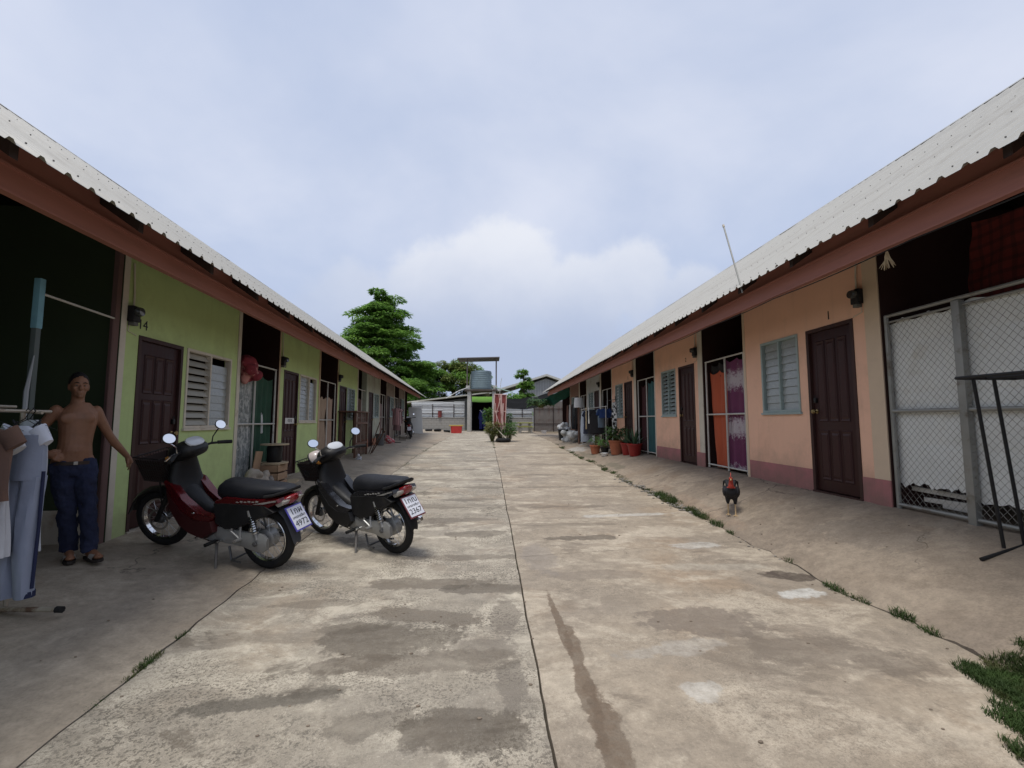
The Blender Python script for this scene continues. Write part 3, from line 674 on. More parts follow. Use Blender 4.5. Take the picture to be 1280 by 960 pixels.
# ------------------------------------------------------------------ motorbikes
M_TYRE = mat('tyre_rubber', (.014,.014,.014), .8, var=.25, scale=12, c2=(.06,.05,.042), f2=(.58,.75), s2=6)
M_SEAT = mat('seat_vinyl', (.012,.013,.017), .58, var=.12, scale=10, bump=.15, bscale=200)
M_CASE = mat('chain_case_grey', (.30,.30,.29), .42, metal=.35, var=.12, scale=10, c2=(.15,.12,.09), f2=(.56,.7), s2=5)
M_ENG = mat('engine_alloy', (.11,.11,.11), .5, metal=.5, var=.2, scale=10)
M_SPK = mat('spoke_steel', (.45,.45,.44), .35, metal=.8)
M_GLASS = mat('clear_lens', (.50,.52,.54), .08, spec=.8)
M_TAIL = mat('tail_lens_red', (.22,.010,.012), .15, spec=.8)
M_MIRR = mat('mirror_glass', (.85,.87,.9), .03, metal=1, var=.02)
M_WIRE = mat('basket_wire_black', (.015,.014,.014), .5)
M_PLATE = mat('plate_white', (.66,.67,.72), .45, var=.04)
def torus_y(mb, R, a, b, n=36, m=10, M=None):
    rings = []
    for i in range(n):
        t = 2*pi*i/n; c, s = cos(t), sin(t)
        rings.append([((R + a*cos(2*pi*k/m))*c, b*sin(2*pi*k/m), (R + a*cos(2*pi*k/m))*s) for k in range(m)])
    return mb.rings(rings, False, True, M)
def loft_x(mb, secs, n=14, p=2.6, M=None):   # (x, zc, hz, wy[, yc])
    rings = []
    for q in secs:
        x, zc, hz, wy = q[:4]; yc = q[4] if len(q) > 4 else 0
        r = ring_e(0, 0, 0, wy, hz, n, p); rings.append([(x, yc + a, zc + b) for a, b, _ in r])
    return mb.rings(rings, True, False, M)
def plate2(mb, poly, y0, y1, b=.010):        # side panel: polygon in x-z with softened rim
    cx = sum(p[0] for p in poly)/len(poly); cz = sum(p[1] for p in poly)/len(poly); ins = []
    for (x, z) in poly:
        d = sqrt((x-cx)**2 + (z-cz)**2); k = max(0, 1 - b*1.6/max(d, .02)); ins.append((cx + (x-cx)*k, cz + (z-cz)*k))
    r = [[(x, y0, z) for x, z in poly], [(x, y1 - (y1-y0)*.35, z) for x, z in poly], [(x, y1, z) for x, z in ins]]
    return mb.rings(r, True)
M_SILV = mat('silver_trim', (.33,.32,.30), .4, metal=.4)
def motorbike(label, paint, loc, head, lean, pitch, steer, plate, scale=1.0, tint=None, stripe=None, mirrors=None, fine=True, lowm=None):
    root = thing('motorbike', label, 'motorbike', loc, 0, 'parked motorbikes')
    root.rotation_mode = 'XYZ'
    root.rotation_euler = (Matrix.Rotation(head, 3, 'Z') @ Matrix.Rotation(-pitch, 3, 'Y') @ Matrix.Rotation(-lean, 3, 'X')).to_euler('XYZ')
    root.scale = (scale,)*3
    WB = 1.24; R = .282
    ax = Vector((-.446, 0, .895)).normalized(); piv = Vector((1.02, 0, .73))
    ST = Matrix.Translation(piv) @ Matrix.Rotation(steer, 4, ax) @ Matrix.Translation(-piv)
    def wheel(x, M, tw, drum, disc):
        T = M @ Matrix.Translation((x, 0, R)); mb = MB()
        RY = T @ Matrix.Rotation(-pi/2, 4, 'X')
        mb.lathe([(.018,-.055),(.03,-.05),(drum,-.045),(drum,.03),(drum*.85,.042),(.03,.05),(.018,.055)], 20, RY)
        w = mb.build('wheel', M_CASE if drum > .06 else M_ENG, root)
        mb = MB(); torus_y(mb, .243, .040, tw, 40, 12, T); mb.build('tyre', M_TYRE, w)
        mb = MB()
        prof = [(.192,-.020),(.207,-.026),(.212,-.022),(.205,-.012),(.205,.012),(.212,.022),(.207,.026),(.192,.020)]
        mb.rings([[(r*cos(2*pi*i/40), y, r*sin(2*pi*i/40)) for r, y in prof] for i in range(40)], False, True, T); mb.build('rim', M_CHR, w)
        mb = MB(); nsp = 28 if fine else 12
        for i in range(nsp):
            a = 2*pi*i/nsp; b = a + (.5 if (i//2) % 2 else -.5); y = .03 if i % 2 else -.03
            mb.tube([(drum*.9*cos(b), y, drum*.9*sin(b)), (.197*cos(a), y*.25, .197*sin(a))], .0019, 4, M=T)
        mb.build('spokes', M_SPK, w, kind='stuff')
        if disc:
            mb = MB(); mb.lathe([(.085,.050),(.105,.050),(.105,.054),(.085,.054)], 24, RY, caps=False); mb.build('brake_disc', M_CHR, w)
        return w
    wheel(WB, ST, .034, .045, True); wheel(0, Matrix(), .040, .088, False)
    # front fork and fender
    for s in (-1, 1):
        mb = MB(); mb.tube([(WB, s*.075, R), tuple(Vector((WB, s*.075, R)) + ax*.26), tuple(Vector((WB, s*.075, R)) + ax*.56)], [.022,.022,.016], 10, M=ST); mb.build('fork_leg', M_ENG if s < 0 else M_BLK, root)
    mb = MB(); rings = []
    for i in range(13):
        a = radians(8 + 150*i/12); rr = .312 + (.012 if i in (0, 12) else 0)
        rings.append([(WB + rr*cos(a), -.062, R + rr*sin(a) - .018), (WB + (rr+.012)*cos(a), -.035, R + (rr+.012)*sin(a)), (WB + (rr+.017)*cos(a), 0, R + (rr+.017)*sin(a)), (WB + (rr+.012)*cos(a), .035, R + (rr+.012)*sin(a)), (WB + rr*cos(a), .062, R + rr*sin(a) - .018),
                      (WB + (rr-.004)*cos(a), .055, R + (rr-.004)*sin(a) - .018), (WB + (rr+.010)*cos(a), 0, R + (rr+.010)*sin(a)), (WB + (rr-.004)*cos(a), -.055, R + (rr-.004)*sin(a) - .018)])
    mb.rings(rings, True, False, ST); mb.build('front_fender', M_BLK, root)
    # leg shield, centre spine
    tq2 = lambda m: (setattr(m, 'v', [(x*.64 if x < 0 else x, y, z) for x, y, z in m.v]), m)[1]
    mb = MB(); rings = []
    for z, cx, dx, wy in ((.94,.965,.045,.085),(.86,.985,.055,.125),(.76,.980,.055,.155),(.66,.945,.052,.17),(.55,.89,.055,.168),(.44,.83,.065,.15),(.35,.765,.07,.115),(.29,.71,.055,.085)):
        rings.append(ring_e(cx, 0, z, dx, wy, 18, 2.8))
    mb.rings(rings); mb.build('leg_shield', M_BLK, root)
    mb = MB(); loft_x(mb, [(.92,.58,.10,.10),(.76,.48,.09,.08),(.62,.41,.075,.07),(.50,.42,.09,.075),(.36,.52,.12,.095)]); mb.build('spine', M_BLK, root)
    for s in (-1, 1):
        mb = MB(); plate2(mb, [(1.02,.725),(.975,.63),(.82,.465),(.64,.40),(.47,.41),(.43,.46),(.60,.475),(.80,.585),(.94,.71)], s*.105, s*.182); mb.build('side_cowl', paint, root)
        mb = MB(); plate2(mb, [(.985,.645),(.94,.47),(.83,.33),(.70,.265),(.54,.245),(.42,.33),(.45,.425),(.64,.41),(.82,.478)], s*.10, s*.187); mb.build('lower_cowl', lowm or M_BLK, root)
        mb = MB(); plate2(mb, [(.47,.60),(.47,.44),(.36,.385),(.22,.43),(.02,.545),(-.20,.625),(-.37,.685),(-.34,.715),(-.10,.69),(.15,.675),(.35,.655)], s*.07, s*.150); tq2(mb).build('rear_panel', paint if tint is None else tint, root)
        mb = MB(); plate2(mb, [(.475,.585),(.45,.40),(.34,.355),(.22,.375),(.0,.50),(-.20,.598),(-.1,.640),(.1,.632),(.3,.612)], s*.08, s*.156); mb.build('lower_panel', M_BLK, root)
        for q in range(6):
            mb = MB(); x = .20 - q*.042; mb.box(x - .013, x + .013, s*.1505, s*.1585, .628 + q*.006, .634 + q*.006 + (.006 if q % 2 else 0)); mb.build('decal', M_SILV, root, smooth=False)
        mb = MB(); mb.ell((.66, s*.184, .475), (.018,.006,.010), 10, 6); mb.build('badge', M_CHR, root)
        if stripe:
            mb = MB(); plate2(mb, [(.05,.632),(-.12,.668),(-.24,.690),(-.34,.706),(-.33,.690),(-.22,.668),(-.10,.645)], s*.10, s*.1565); tq2(mb).build('trim_strip', stripe, root)
    # seat, tail, grab rail
    tq = lambda m: (setattr(m, 'v', [(x*.64 if x < 0 else x, y, z) for x, y, z in m.v]), m)[1]
    mb = MB(); loft_x(mb, [(.505,.665,.025,.05),(.49,.675,.065,.09),(.43,.690,.096,.120),(.30,.695,.098,.134),(.15,.703,.088,.138),(.0,.722,.076,.138),(-.15,.745,.055,.128),(-.28,.762,.040,.105),(-.36,.772,.024,.07),(-.385,.775,.008,.04)], 18, 2.9); tq(mb).build('seat', M_SEAT, root)
    mb = MB(); mb.tube([(-.12,.145,.715),(-.25,.135,.735),(-.37,.10,.765),(-.435,.045,.785),(-.435,-.045,.785),(-.37,-.10,.765),(-.25,-.135,.735),(-.12,-.145,.715)], .015, 8); tq(mb).build('grab_rail', M_BLK, root)
    mb = MB(); loft_x(mb, [(-.29,.665,.045,.10),(-.36,.68,.045,.085),(-.415,.695,.035,.06),(-.44,.71,.012,.03)], 14); tq(mb).build('tail_light', M_TAIL, root)
    for s in (-1, 1):
        mb = MB(); plate2(mb, [(-.22,.665),(-.30,.625),(-.40,.66),(-.43,.695),(-.35,.695)], s*.06, s*.118, .006); tq(mb).build('tail_lens', mat('smoked_lens', (.42,.40,.36), .2, spec=.7), root)
    # rear fender, flap, plate
    mb = MB(); rings = []
    for (x, z, w) in ((.05,.60,.07),(-.10,.625,.075),(-.24,.60,.075),(-.34,.545,.07),(-.41,.47,.066),(-.455,.40,.06),(-.49,.33,.05),(-.50,.30,.035)):
        rings.append([(x, -w, z - .02), (x - .006, -w*.7, z), (x - .008, 0, z + .008), (x - .006, w*.7, z), (x, w, z - .02), (x + .012, 0, z - .006)])
    mb.rings(rings); tq(mb).build('rear_fender', mat('fender_grey', (.055,.06,.07), .5) if tint is None else M_BLK, root)
    pm = Matrix.Translation((-.318, 0, .528)) @ Matrix.Rotation(radians(36), 4, 'Y')
    mb = MB(); mb.bbox(-.004, .006, -.098, .098, -.118, .118, .004, pm); ph = mb.build('plate_holder', plate[3], root)
    mb = MB(); mb.bbox(-.008, -.0045, -.088, .088, -.105, .105, .0012, pm); pl = mb.build('number_plate', M_PLATE, root)
    for j, (tx, sz, zz) in enumerate(((plate[0], .082, .060), (plate[1], .038, .004), (plate[2], .082, -.056))):
        me = text_mesh(tx, sz, M_INK, .0006)
        mw = max(v.co.x for v in me.vertices) - min(v.co.x for v in me.vertices)
        k = min(1, .15 / max(mw, .01)); o = link('lettering', me, pl)
        o.matrix_local = pm @ Matrix.Translation((-.0095, 0, zz)) @ Matrix(((0,0,-1,0),(-1,0,0,0),(0,1,0,0),(0,0,0,1))) @ Matrix.Scale(k, 4)
    # engine, chain case, swing arm, exhaust
    mb = MB(); mb.bbox(.36, .60, -.10, .10, .20, .36, .03); mb.tube([(.56,0,.29),(.74,0,.315)], [.07,.062], 12)
    for i in range(5): mb.lathe([(.078,0),(.078,.008)], 14, Matrix.Translation((.61 + i*.025, 0, .297)) @ Matrix.Rotation(pi/2, 4, 'Y'))
    eng = mb.build('engine', M_ENG, root)
    mb = MB(); mb.lathe([(.085,0),(.085,.02),(.07,.035),(.0,.038)], 20, Matrix.Translation((.49,.10,.275)) @ Matrix.Rotation(-pi/2, 4, 'X')); mb.build('crankcase_cover', M_CASE, eng)
    mb = MB(); rings = []
    for x, zc, h, t in ((.46,.30,.045,.02),(.43,.30,.072,.028),(.30,.298,.075,.028),(.15,.292,.070,.028),(.02,.285,.088,.028),(-.06,.283,.084,.026),(-.105,.283,.05,.018)):
        r = ring_e(0, 0, 0, t, h, 12, 3); rings.append([(x, .118 + a, zc + b) for a, b, _ in r])
    mb.rings(rings); mb.build('chain_case', M_CASE, root)
    mb = MB(); mb.tube([(.40,-.09,.30),(0,-.095,R)], .02, 8); mb.tube([(0,-.12,R),(0,.155,R)], .012, 8); mb.lathe([(.022,0),(.022,.016),(.01,.02)], 6, Matrix.Translation((0,.147,R)) @ Matrix.Rotation(-pi/2, 4, 'X')); mb.build('swing_arm', M_ENG, root)
    mb = MB(); mb.tube([(.66,-.06,.27),(.60,-.11,.17),(.45,-.13,.17),(.28,-.15,.21),(.20,-.155,.225),(-.22,-.165,.33),(-.25,-.165,.335)], [.016,.016,.016,.018,.042,.048,.02], 12); mb.build('exhaust', M_CHR, root)
    for s in (-1, 1):
        a, b = Vector((-.01, s*.142, R + .035)), Vector((.085, s*.128, .575)); d = b - a; mb = MB()
        q = d.to_track_quat('Z', 'Y').to_matrix().to_4x4(); T = Matrix.Translation(a) @ q; Ln = d.length
        mb.tube([(.026*cos(t*.55), .026*sin(t*.55), Ln*.22 + Ln*.55*t/85) for t in range(86)], .0055, 5, M=T); sp = mb.build('shock_spring', M_CHR, root)
        mb = MB(); mb.lathe([(.014,0),(.016,Ln*.2),(.026,Ln*.2),(.026,Ln*.23),(.012,Ln*.24),(.012,Ln*.77),(.03,Ln*.78),(.03,Ln*.98),(.012,Ln)], 12, T); mb.build('shock_absorber', M_CASE, root)
    # pegs, stand, levers
    mb = MB(); mb.tube([(.44,-.25,.235),(.44,.25,.235)], .009, 6); 
    for s in (-1, 1): mb.tube([(.44,s*.15,.235),(.44,s*.25,.235)], .017, 8)
    mb.build('foot_pegs', M_TYRE, root)
    for s in (-1, 1):
        mb = MB(); mb.tube([(.22,s*.11,.50),(.26,s*.155,.36),(.16,s*.155,.30)], .011, 6); mb.tube([(.20,s*.11,.50),(.16,s*.155,.30)], .011, 6); mb.tube([(.16,s*.14,.30),(.15,s*.23,.305)], .015, 8); mb.build('pillion_peg', M_CASE, root)
    mb = MB(); mb.tube([(.47,.10,.23),(.40,.17,.12),(.335,.235,.012),(.30,.25,.010)], [.014,.012,.012,.013], 8); mb.build('side_stand', mat('stand_grey', (.16,.15,.14), .5, metal=.5), root)
    mb = MB(); mb.tube([(.36,.07,.17),(.30,.10,.06),(.17,.13,.075)], .011, 6); mb.tube([(.36,-.07,.17),(.30,-.10,.06),(.17,-.13,.075)], .011, 6); mb.tube([(.30,.10,.06),(.30,-.10,.06)], .010, 6); mb.build('centre_stand', M_ENG, root)
    mb = MB(); mb.tube([(.62,.155,.25),(.50,.150,.225),(.36,.150,.255)], .007, 6); mb.tube([(.62,.14,.25),(.62,.20,.25)], .010, 6); mb.tube([(.36,.14,.255),(.36,.195,.255)], .010, 6); mb.build('gear_lever', M_CHR, root)
    # handlebar assembly (turns with the fork)
    mb = MB(); rings = []
    for x, zc, h, w in ((1.08,.95,.05,.075),(1.04,.965,.085,.125),(.97,.985,.098,.155),(.89,1.005,.085,.150),(.83,1.01,.06,.12),(.795,1.01,.02,.07)):
        r = ring_e(0, 0, 0, w, h, 18, 2.6); rings.append([(x, a, zc + b) for a, b, _ in r])
    mb.rings(rings, True, False, ST); hc = mb.build('handlebar_cowl', M_BLK, root)
    TI = ST @ Matrix.Translation((.868,0,1.083)) @ Matrix.Rotation(radians(-34), 4, 'Y')
    mb = MB(); mb.rings([ring_e(0,0,0,.058,.095,20,2.6), ring_e(0,0,.012,.055,.090,20,2.6), ring_e(0,0,.018,.045,.075,20,2.6)], True, False, TI); mb.build('speedometer', M_GLASS, hc)
    mb = MB(); mb.ell((1.055,0,.955), (.028,.085,.05), 16, 9, ST); mb.build('headlight', M_GLASS, hc)
    for s in (-1, 1):
        mb = MB(); mb.ell((1.02, s*.12, .93), (.045,.03,.03), 12, 8, ST); mb.build('turn_signal', mat('amber_lens', (.5,.22,.05), .2), hc)
        mb = MB(); mb.tube([(.90,s*.09,1.0),(.87,s*.20,1.015),(.80,s*.335,1.0)], .012, 8, M=ST); mb.build('handlebar', M_CHR if False else M_BLK, root)
        mb = MB(); mb.tube([(.842,s*.255,1.012),(.80,s*.337,1.0),(.783,s*.37,.995)], [.018,.019,.019], 10, M=ST); mb.build('grip', M_TYRE, root)
        mb = MB(); mb.tube([(.91,s*.17,1.005),(.90,s*.24,.995),(.865,s*.33,.985)], .006, 6, M=ST); mb.build('brake_lever', M_CHR, root)
        mx = (mirrors or {}).get(s, (.845, s*.30, 1.185, 0))
        mb = MB(); mb.tube([(.865,s*.205,1.02),(.86,s*.215,1.08),(mx[0]+.015,mx[1],mx[2]-.03)], .006, 6, M=ST); stalk = mb.build('mirror_stalk', M_CHR if s > 0 else M_BLK, root)
        TM = ST @ Matrix.Translation(mx[:3]) @ Matrix.Rotation(mx[3], 4, 'Z') @ Matrix.Rotation(radians(-90 + 30), 4, 'Y')
        mb = MB(); mb.rings([ring_e(0,0,-.022,.018,.024,18), ring_e(0,0,-.014,.042,.056,18), ring_e(0,0,0,.050,.066,18), ring_e(0,0,.004,.048,.064,18)], True, False, TM); mm = mb.build('mirror', M_BLK, root)
        mb = MB(); mb.rings([ring_e(0,0,.0042,.045,.060,20), ring_e(0,0,.0060,.044,.059,20)], True, False, TM); mb.build('mirror_glass', M_MIRR, mm)
    mb = MB(); mb.tube([(.97,.10,1.0),(1.05,.14,.86),(1.03,.10,.70),(1.10,.07,.48)], .005, 5, M=ST); mb.tube([(.97,-.10,1.0),(1.04,-.15,.86),(1.0,-.11,.66)], .005, 5, M=ST); mb.tube([(.93,.05,.96),(1.02,.03,.88),(.99,.05,.74)], .006, 5, M=ST); mb.build('cables', M_BLK, root)
    # wire basket on the front
    mb = MB(); x0, x1, w0, w1, z0, z1 = 1.085, 1.345, .125, .175, .70, .935
    def bp(u, v, w):   # u along x 0..1, v across -1..1, w height 0..1
        xx0 = x0 + .0*w; xx1 = x1 - .05*(1-w); ww = w0 + (w1 - w0)*w
        return (xx0 + (xx1-xx0)*u, ww*v, z0 + (z1-z0)*w - .03*u*(1-w)*0)
    for w in (0, .25, .5, .75, 1.0):
        mb.tube([bp(0,-1,w), bp(1,-1,w), bp(1,1,w), bp(0,1,w)], .0055 if w == 1 else .0028, 5, closed=True, M=ST)
    for i in range(11):
        u = i/10
        for v in (-1, 1): mb.tube([bp(u,v,0), bp(u,v,1)], .0024, 4, M=ST)
        mb.tube([bp(u,-1,0), bp(u,1,0)], .0024, 4, M=ST)
    for i in range(13):
        v = -1 + 2*i/12
        for u in (0, 1): mb.tube([bp(u,v,0), bp(u,v,1)], .0024, 4, M=ST)
    bk = mb.build('basket', M_WIRE, root, kind='stuff')
    mb = MB(); q = .97
    for (A, B, C, D) in ((bp(0,-q,.02),bp(1,-q,.02),bp(1,-q,.9),bp(0,-q,.9)),(bp(0,q,.02),bp(1,q,.02),bp(1,q,.9),bp(0,q,.9)),(bp(.98,-q,.02),bp(.98,q,.02),bp(.98,q,.9),bp(.98,-q,.9)),(bp(.02,-q,.02),bp(.02,q,.02),bp(.02,q,.9),bp(.02,-q,.9)),(bp(.02,-q,.03),bp(.98,-q,.03),bp(.98,q,.03),bp(.02,q,.03))):
        mb.add([A,B,C,D], [(0,1,2,3)], ST)
    mb.build('basket_liner', mat('basket_net_brown', (.028,.017,.015), .9, var=.3, scale=60), bk)
    mb = MB(); mb.tube([(1.09,.06,.72),(1.05,.05,.80),(1.0,.04,.86)], .007, 6, M=ST); mb.tube([(1.09,-.06,.72),(1.05,-.05,.80),(1.0,-.04,.86)], .007, 6, M=ST); mb.tube([(1.18,.075,.70),(1.17,.08,.45)], .006, 6, M=ST); mb.tube([(1.18,-.075,.70),(1.17,-.08,.45)], .006, 6, M=ST); mb.build('basket_bracket', M_BLK, root)
    return root, ST
M_RED = mat('red_metallic_paint', (.095,.004,.006), .25, metal=.35, var=.08, coat=.6)
M_BLKP = mat('black_gloss_paint', (.012,.012,.014), .2, var=.1, coat=.5)
M_BLUE = mat('blue_plate_holder', (.10,.09,.42), .4)
M_MAR = mat('maroon_plate_holder', (.16,.04,.05), .5)
M_SILV = mat('silver_trim', (.33,.32,.30), .4, metal=.4)
b1, ST1 = motorbike('red underbone motorbike with a black seat leaning on its stand by the green wall', M_RED, (-2.10, 4.43, gz(-2.10, 4.43)), atan2(.375, -1.27), radians(7), math.atan(.125/1.3), radians(9), ('1กผ', 'นครราชสีมา', '4972', M_BLUE), 1.025, stripe=M_SILV, lowm=mat('red_cowl_shade_baked', (.045,.008,.009), .4, var=.15))  # lower cowl: dark red with the shade low on the bike put into the colour
b2, ST2 = motorbike('black underbone motorbike with helmets in its front basket, parked on the joint', M_BLKP, (-.985, 4.82, gz(-.985, 4.82)), atan2(.74, -.99), radians(8), 0.005, radians(8), ('1กณ', 'นครราชสีมา', '2367', M_MAR), 1.01, tint=M_BLKP, stripe=M_SILV)
b3, ST3 = motorbike('small dark motorbike standing by the white leaning panel far down the yard', M_BLKP, (-4.05, 22.9, gz(-4.05, 22.9)), radians(100), radians(7), .02, radians(15), ('2ขก', 'นครราชสีมา', '815', M_MAR), 1.0, tint=M_BLKP, fine=False)
# helmets lying in the black bike's basket
bpy.context.view_layer.update()
def helmet(label, m, bike, ST, p, rot, s=1.0):
    t = thing('helmet', label, 'helmet', bike.matrix_world @ ST @ Vector(p)); t.rotation_euler = rot; t.scale = (s,)*3
    mb = MB(); rings = []
    for i in range(10):
        a = radians(-18 + 106*i/9); rings.append(ring_e(0, 0, .13*sin(a), .14*cos(a), .118*cos(a), 20, 2.1))
    mb.rings(rings, False); mb.rings([[(x*.94, y*.94, z*.94) for x, y, z in r] for r in rings], False); mb.build('shell', m, t)
    mb = MB(); mb.rings([ring_e(0,0,-.045,.136,.115,20), ring_e(0,0,-.03,.142,.121,20), ring_e(0,0,-.02,.136,.115,20)], False); mb.build('rim_trim', M_BLK, t)
    mb = MB(); mb.grid(lambda u, v: (.137*cos(radians(-60+120*u))+.004*v, .122*sin(radians(-60+120*u)), .045-.12*v), 10, 4); mb.build('visor', mat('smoked_visor', (.04,.04,.045), .1, spec=.8), t)
    return t
helmet('white beige helmet in the front basket of the black motorbike', mat('helmet_beige', (.52,.45,.42), .3, coat=.4), b2, ST2, (1.215,-.02,.90), (.9,.5,1.2), .95)
helmet('black helmet wedged low in the front basket of the black motorbike', M_BLK, b2, ST2, (1.22,.045,.80), (2.4,.3,.4), .80)
# ------------------------------------------------------------------ fences and curtains of the bays
def fence(R, label, s0, s1, z0, zt, zm, posts, m=M_STEELW, l=None, r=.018, group=None, rails=()):
    l = R.W + .03 if l is None else l; g = R.g
    t = R.thing('metal_fence', label, 'fence', s0, l, z0, group)
    for s in posts:
        mb = MB(); mb.tube([(g*(s-s0),0,0),(g*(s-s0),0,zt-z0)], r, 8); mb.build('post', m, t)
    for z in (z0 + .06, zm, zt) + tuple(rails):
        mb = MB(); mb.tube([(0,-.002,z-z0),(g*(s1-s0),-.002,z-z0)], r*.85, 8); mb.build('rail', m, t)
    return t
def chainlink(t, g, a, b, z0, z1, sp, m, y=.012):
    mb = MB(); H = z1 - z0; W = b - a; k = 1.15
    for d in (1, -1):
        c = -H/k - sp
        while c < W + H/k + sp:
            # line x = c + d*z/k
            pts = []
            for z in (0, H):
                pass
            za, zb_ = 0, H
            xa, xb = (c + za/k, c + zb_/k) if d > 0 else (c + (H-za)/k, c + (H-zb_)/k)
            # clip to 0..W
            def at(x): return (x - c)*k if d > 0 else H - (x - c)*k
            lo, hi = min(xa, xb), max(xa, xb)
            x0, x1 = max(lo, 0), min(hi, W)
            if x1 - x0 > .01: mb.tube([(g*(a+x0), y + .0015*d, z0 + at(x0)), (g*(a+x1), y + .0015*d, z0 + at(x1))], .0017, 3, caps=False)
            c += sp
    return mb.build('chain_link', m, t, kind='stuff', smooth=False)
def curtain(R, name, label, cat, s0, s1, zt, zb, l, m, folds=5, amp=.03, seed=1, sag=.03, hem=.02, taper=0, lean=0, nu=40, nv=24, group=None, parts=None):
    g = R.g; t = R.thing(name, label, cat, s0, l, zb, group) if False else None
    W = s1 - s0; H = zt - zb; mb = MB()
    def fn(u, v):
        k = 1 - taper * v
        x = W * (.5 + (u - .5) * k) + lean * v
        ph = 2*pi*folds*u + 1.5*mnoise.noise(Vector((u*3, v*1.5, seed)))
        y = amp * sin(ph) * (.35 + .65*v) + .6*amp * mnoise.noise(Vector((u*5, v*4, seed + 5)))
        z = H * (1 - v) - sag * abs(sin(pi*u*2)) * (1 - v)**4 * 2 + hem * mnoise.noise(Vector((u*6, 0, seed + 9))) * v
        return (g*x, y, z)
    mb.grid(fn, nu, nv)
    o = mb.build(name, m, None, loc=R.wp(s0, l, zb), rot=(0,0,R.rz), label=label, cat=cat, group=group, fixn=False, ang=60)
    return o
M_CU_GREY = mat('grey_leaf_curtain', (.24,.26,.25), .9, var=.5, scale=26, c2=(.44,.45,.43), f2=(.50,.56), s2=22, stretch=(1.2,1,.5))
M_CU_GREEN = mat('dark_green_curtain', (.028,.07,.045), .9, var=.25, scale=5)
M_CU_BEIGE = mat('beige_curtain', (.34,.255,.185), .9, var=.15, scale=6, stretch=(4,1,.5))
M_CU_ORANGE = mat('orange_curtain', (.40,.088,.040), .9, var=.12, scale=4, stretch=(3,1,.5))
M_CU_TEAL = mat('teal_curtain', (.035,.095,.10), .9, var=.2, scale=5)
M_TARP = mat('white_tarp', (.70,.71,.68), .65, var=.08, scale=3, c2=(.50,.46,.38), f2=(.55,.75), s2=1.6, bump=.25, bscale=9)
def banded_cloth(name, c1, c2, cw):
    m = mat(name, c1, .9, var=.15, scale=6); nt = m.node_tree; L = nt.links.new; b = nt.nodes['Principled BSDF']
    src = b.inputs['Base Color'].links[0].from_socket
    tc = nt.nodes.new('ShaderNodeTexCoord'); sp = nt.nodes.new('ShaderNodeSeparateXYZ'); L(tc.outputs['Object'], sp.inputs[0])
    n = N(nt, 'ShaderNodeTexNoise', inp={'Scale': 9.0, 'Detail': 6.0, 'Roughness': .7}); L(tc.outputs['Object'], n.inputs['Vector'])
    w = nt.nodes.new('ShaderNodeMath'); w.operation = 'MULTIPLY_ADD'; L(n.outputs[0], w.inputs[0]); w.inputs[1].default_value = .55; L(sp.outputs[2], w.inputs[2])
    sn = nt.nodes.new('ShaderNodeMath'); sn.operation = 'SINE'; mu = nt.nodes.new('ShaderNodeMath'); mu.operation = 'MULTIPLY_ADD'; L(w.outputs[0], mu.inputs[0]); mu.inputs[1].default_value = 7.6; mu.inputs[2].default_value = .2; L(mu.outputs[0], sn.inputs[0])
    n2 = N(nt, 'ShaderNodeTexNoise', inp={'Scale': 30.0, 'Detail': 5.0, 'Roughness': .7}); L(tc.outputs['Object'], n2.inputs['Vector'])
    ad = nt.nodes.new('ShaderNodeMath'); ad.operation = 'MULTIPLY_ADD'; L(n2.outputs[0], ad.inputs[0]); ad.inputs[1].default_value = 2.2; L(sn.outputs[0], ad.inputs[2])
    r = nt.nodes.new('ShaderNodeMapRange'); L(ad.outputs[0], r.inputs[0]); r.inputs[1].default_value = 1.25; r.inputs[2].default_value = 1.95
    m1 = N(nt, 'ShaderNodeMix', data_type='RGBA'); L(r.outputs[0], m1.inputs[0]); L(src, m1.inputs[6]); m1.inputs[7].default_value = (*cw, 1); L(m1.outputs[2], b.inputs['Base Color']); return m
M_CU_PURP = banded_cloth('purple_floral_cloth', (.135,.036,.085), (.1,.03,.2), (.42,.37,.39))

# left bay 1
z1 = zwl(8)
fence(RL, 'grey tube fence with leaf patterned and green curtains behind', 7.46, 8.89, z1 + .02, 2.465, 1.445, (7.48, 8.05, 8.87))
curtain(RL, 'curtain', 'grey and white leaf patterned curtain behind the tube fence', 'curtain', 7.46, 8.06, 2.44, .42, WL + .07, M_CU_GREY, 3.5, .028, 2)
curtain(RL, 'curtain', 'dark green curtain behind the cable spool', 'curtain', 8.05, 8.88, 2.30, .45, WL + .08, M_CU_GREEN, 4, .03, 3, taper=.1)
curtain(RL, 'plastic_bag', 'small white plastic bag hanging on the dark green curtain', 'bag', 8.48, 8.60, 1.66, 1.28, WL + .09, mat('bag_white', (.55,.56,.56), .5), 2, .02, 4, nu=10, nv=8)
